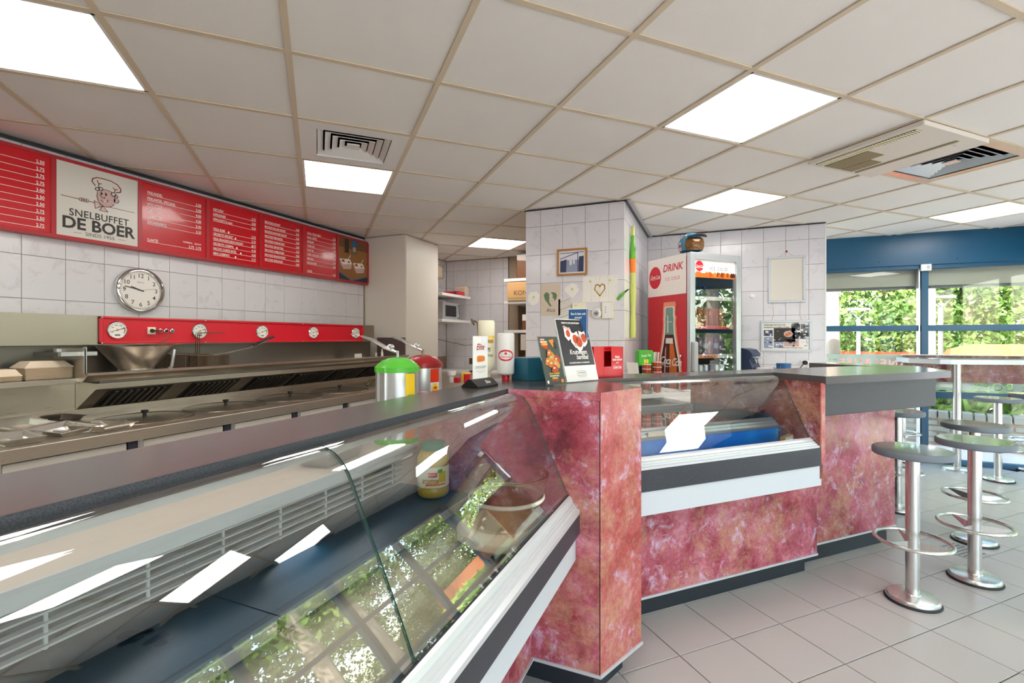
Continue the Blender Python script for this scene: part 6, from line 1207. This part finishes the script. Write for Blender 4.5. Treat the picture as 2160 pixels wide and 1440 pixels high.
t = thing('hanging_sheet', 'grey metal sheet edge sticking out beside the pillar', 'sheet', (-1.525, 4.6, 1.5)); MB('lightgrey').add([(-.06, 0, .30), (-.0, 0, .32), (-.0, 0, -.02), (-.01, 0, -.02), (-.06, .004, .30), (0, .004, .32), (0, .004, -.02), (-.01, .004, -.02)], [(0, 1, 2, 3), (7, 6, 5, 4), (0, 4, 5, 1), (0, 3, 7, 4)]).build('sheet', t)
# ================================================================ OUTSIDE
gd = MB('asphalt'); gd.prism([(-40, -40), (60, -40), (60, 60), (-40, 60)], -.45, -.42)
struct(gd, 'ground')
struct(MB('paving').prism([(1.0, 6.56), (3.42, 6.56), (3.42, -2.7), (.8, -2.7), (.8, -5), (7, -5), (7, 9.2), (1.0, 9.2)], -.15, -.03), 'pavement')
# brick planter outside the windows
pl = thing('brick_planter', 'low curved grey brick planter wall outside the windows', 'planter', (2.5, 7.6, -.03))
P_ = [Vector((1.0, 8.6)), Vector((1.9, 8.15)), Vector((2.65, 7.75)), Vector((3.4, 7.5)), Vector((4.3, 7.35)), Vector((5.5, 7.5))]
def along(t):
    L = 0
    for a, b in zip(P_, P_[1:]):
        d_ = (b - a).length
        if t <= L + d_: return a.lerp(b, (t - L) / d_), math.atan2((b - a).y, (b - a).x)
        L += d_
    return P_[-1], 0
tb = MB('brick_grey').box(0, .098, 0, .2, 0, .10).mesh('brick'); tm = MB('brick_grey').box(0, .21, 0, .1, 0, .062).mesh('brick')
def brick(me, t_, z, off):
    p, a = along(t_); o = bpy.data.objects.new('brick', me); COL.objects.link(o); o.parent = pl
    o.matrix_basis = Matrix.Translation((p.x - 2.5, p.y - 7.6, z)) @ Matrix.Rotation(a + random.uniform(-.02, .02), 4, 'Z') @ Matrix.Translation((0, off, 0)); m_ = o.modifiers.new('b', 'BEVEL'); m_.width = .012; m_.segments = 2
core = MB('grout'); 
for p_, q_ in zip(P_, P_[1:]):
    d_ = (q_ - p_).normalized(); n_ = Vector((-d_.y, d_.x)); a_ = p_ - Vector((2.5, 7.6)); b_ = q_ - Vector((2.5, 7.6)); core.prism([tuple(a_ + n_ * .015), tuple(b_ + n_ * .015), tuple(b_ + n_ * .16), tuple(a_ + n_ * .16)], 0, .36)
core.build('mortar_core', pl)
sl_ = MB('bark'); sl_.prism([(-1.5, 1.05), (-.6, .7), (.15, .3), (.9, .05), (3.0, .05), (3.0, 2.2), (-1.5, 2.4)], .2, .28); sl_.build('soil', pl)
random.seed(11)
for i in range(42): brick(tb, .112 * i, .34 + random.uniform(-.004, .004), -.01)
for r_ in range(4):
    for i in range(21): brick(tm, .225 * i + (r_ % 2) * .11, .075 * r_ + .03, 0)
def leaves(name, n, fn, size, mm, parent=None, long=1.0):
    m = MB(mm); vs = []; fs = []
    for i in range(n):
        c, nr = fn(); a = Vector((random.gauss(0, 1), random.gauss(0, 1), random.gauss(0, 1))) + nr * .8; a.normalize(); b = a.cross(Vector((random.gauss(0, 1), random.gauss(0, 1), random.gauss(0, 1)))).normalized(); c2 = a.cross(b)
        s_ = size * random.uniform(.6, 1.3); k = len(vs); vs += [c - b * s_ * long, c + c2 * s_ * .5, c + b * s_ * long, c - c2 * s_ * .5]; fs.append((k, k + 1, k + 2, k + 3))
    m.v = vs; m.f = fs; m.mi(mm); m.fm = [0] * len(fs); m.sm = [False] * len(fs)
    o = m.build(name, parent); o['kind'] = 'stuff'; return o
def tree_(name, label, x, y, h, r, mm, n=2600, trunk=.12, base=-.42, crown0=.25, size=.10, lean=0):
    t = thing(name, label, 'tree', (x, y, base)); m = MB('bark'); zc = h * crown0
    m.tube([(0, 0, 0), (lean * .3, .02, h * .3), (lean * .7, .0, h * .6), (lean, 0, h * .85)], [trunk, trunk * .85, trunk * .6, trunk * .25], n=10)
    for k in range(4): a = k * 1.7; m.tube([(lean * .4, 0, h * (.35 + .1 * k)), (lean * .5 + r * .5 * math.cos(a), r * .5 * math.sin(a), h * (.55 + .1 * k))], [trunk * .4, trunk * .12], n=6)
    m.build('trunk', t)
    blobs = [(Vector((lean + random.uniform(-.55, .55) * r, random.uniform(-.55, .55) * r, random.uniform(zc, h * .9))), r * random.uniform(.35, .62)) for k in range(14)]
    def fn():
        c, rr = random.choice(blobs); d = Vector((random.gauss(0, 1), random.gauss(0, 1), random.gauss(0, 1))).normalized(); return c + d * rr * random.uniform(.75, 1.05), d
    leaves('foliage', n, fn, size, mm, t); return t
random.seed(21)
ht = ['far left broad tree of the green belt outside, by the bark trunk', 'second tree of the green belt outside from the left', 'third tree of the green belt outside, above the red car', 'tree of the green belt outside directly left of the blue post', 'tree of the green belt outside right behind the pale lamp mast',
      'tree of the green belt outside behind the street lamp', 'tree of the green belt outside above the orange van', 'tree of the green belt outside cut by the right picture edge', 'extra tree of the green belt beyond the right picture edge']
for k, (x, y) in enumerate([(1.2, 15.0), (2.7, 14.3), (4.1, 14.8), (5.4, 14.0), (6.8, 14.4), (8.2, 13.8), (9.6, 14.0), (11.2, 13.4), (13.0, 12.6)]):
    tree_('leafy_tree', ht[k], x, y, 6.4, 2.0, 'leaf' if k % 2 == 0 else 'leaf_dark', n=15000, size=.068, crown0=.08)
for k, (x, y, ln) in enumerate([(8.6, 9.0, .5), (7.6, 6.6, -.3), (8.6, 4.6, .4), (7.4, 2.6, .2), (8.8, 1.0, -.4), (7.8, -.9, .3)]):
    tree_('park_tree', 'pale barked tree outside the side windows, number %s counted from the corner' % ORD[k], x, y, 8.5, 2.3, 'leaf', n=3000, trunk=.19, size=.10, crown0=.42, lean=ln)
for k, (x, y) in enumerate([(14, 9.5), (15, 6), (15.5, 2.5), (15, -1), (14, -4)]): tree_('hedge_tree', 'dense background tree far outside the side windows, number %s' % ORD[k], x, y, 7, 2.6, 'leaf_dark', n=3600, size=.14, crown0=.08)
# trunk close to the window edge
p = ony(1754, 650, 8.4); t = thing('tree_trunk', 'pale rough tree trunk right behind the left window edge', 'tree trunk', (p.x, 8.4, -.2)); MB('bark').tube([(0, 0, 0), (.01, 0, 1.5), (-.02, 0, 3.5), (0, 0, 5)], [.11, .10, .09, .085], n=14).build('bark_column', t)
# planter greenery
def strip():
    q_, a = along(random.uniform(0, 4.8)); q_ = q_ + Vector((-math.sin(a), math.cos(a))) * random.uniform(.15, 1.1); return Vector((q_.x, q_.y, random.uniform(.35, .85))), Vector((0, 0, .2))
tag(leaves('planter_greenery', 2600, strip, .075, 'leaf_grass', None, 2.2), 'long leaved green plants growing in the brick planter', 'plants', None, 'stuff')
def lamp(px, y, ztop, label, r=.035):
    p = ony(px, 700, y); t = thing('street_lamp', label, 'street lamp', (p.x, y, -.42)); MB('grey').tube([(0, 0, 0), (0, 0, ztop + .42)], r, n=10).build('pole', t); m = MB('grey', Matrix.Translation((0, 0, ztop + .42)))
    m.lathe([(.02, -.02), (.05, .0), (.17, .17), (.18, .18)], n=14, cap=False) if False else None; m.box(-.17, .17, -.10, .10, .17, .21)
    for s_ in (-1, 1): m.tube([(0, 0, 0), (s_ * .15, 0, .17)], .012, n=6)
    m.build('lamp_head', t)
lamp(1811, 11.5, ony(1811, 672, 11.5).z, 'slim street lamp seen through the left window pane'); lamp(1984, 10.2, ony(1984, 650, 10.2).z, 'street lamp with a flat head seen through the right window pane')
p = ony(1965, 650, 9.0); t = thing('flag_mast', 'thick pale mast beside the street lamp outside the right pane', 'mast', (p.x, 9.0, -.42)); MB('lightgrey').tube([(0, 0, 0), (-.03, 0, 5)], .06, n=12).build('mast', t)
def car(x, y, z, rz, body, label, van=False):
    t = thing('parked_car' if not van else 'parked_van', label, 'van' if van else 'car', (x, y, z), rz); L = 2.0 if not van else 2.4
    pr = [(-L, .25), (-L, .75), (-L * .85, .95), (-L * .45, 1.02), (-L * .22, 1.42), (L * .45, 1.46), (L * .85, 1.0), (L, .85), (L, .25)] if not van else [(-L, .3), (-L, .95), (-L * .78, 1.15), (-L * .55, 1.85), (-L * .4, 1.95), (L * .98, 1.95), (L, 1.8), (L, .3)]
    MB(body).extrude_y(pr, -.82, .82).build('body', t, bev=.06)
    w_ = [(-L * .42, 1.05), (-L * .24, 1.36), (L * .40, 1.40), (L * .70, 1.02)] if not van else [(-L * .72, 1.2), (-L * .52, 1.75), (-L * .30, 1.75), (-L * .30, 1.2)]
    MB('car_glass').extrude_y(w_, -.835, .835).build('side_windows', t); MB('car_glass').box(-L - .005 if not van else L - .01, -L + .02 if not van else L + .01, -.6, .6, .9 if van else .8, 1.2 if van else .82).build('rear_window', t)
    for wx in (-L * .62, L * .62):
        for wy in (-.84, .66): MB('rubber', frame((wx, wy + .18, .32), '-y')).lathe([(.32, 0), (.32, .18), (.2, .185)], n=20).build('wheel', t)
q_ = ony(1842, 745, 11.8); car(q_.x, 12.1, -.42, R(80), 'car_red', 'small red car parked outside behind the left window pane')
q_ = ony(2140, 745, 10.6); car(q_.x + .9, 11.0, -.72, R(5), 'van_orange', 'orange van parked outside behind the right window pane', True)
# houses across the street behind the camera, mirrored in the fridge door
def house(x, y, w, d_, label, wm='house_white'):
    t = thing('house', label, 'house', (x, y, -.42)); MB(wm).box(-w, w, -d_, d_, 0, 3.0).build('wall', t); MB('house_white').extrude_y([(-w, 3.0), (w, 3.0), (0, 6.2)], -d_, d_).build('gable', t)
    for s_ in (-1, 1): MB('roof_grey').extrude_y([(s_ * (w + .3), 2.85), (s_ * (w + .3), 3.05), (0, 6.45), (0, 6.2)], -d_ - .3, d_ + .3).build('roof', t)
    for wx, wz in ((-w * .45, 1.0), (w * .35, 1.0), (-.5, 3.7)): f_ = MB('house_white').box(wx - .1, wx + 1.1, d_, d_ + .06, wz - .1, wz + 1.3).build('window', t); MB('car_glass').box(wx, wx + 1.0, d_ + .04, d_ + .07, wz, wz + 1.2).build('pane', f_)
house(3.5, -16, 4.2, 3.5, 'white gabled house across the street behind the camera'); house(-6.5, -17, 4.0, 3.5, 'brick based gabled house across the street, further left behind the camera', 'house_brick')
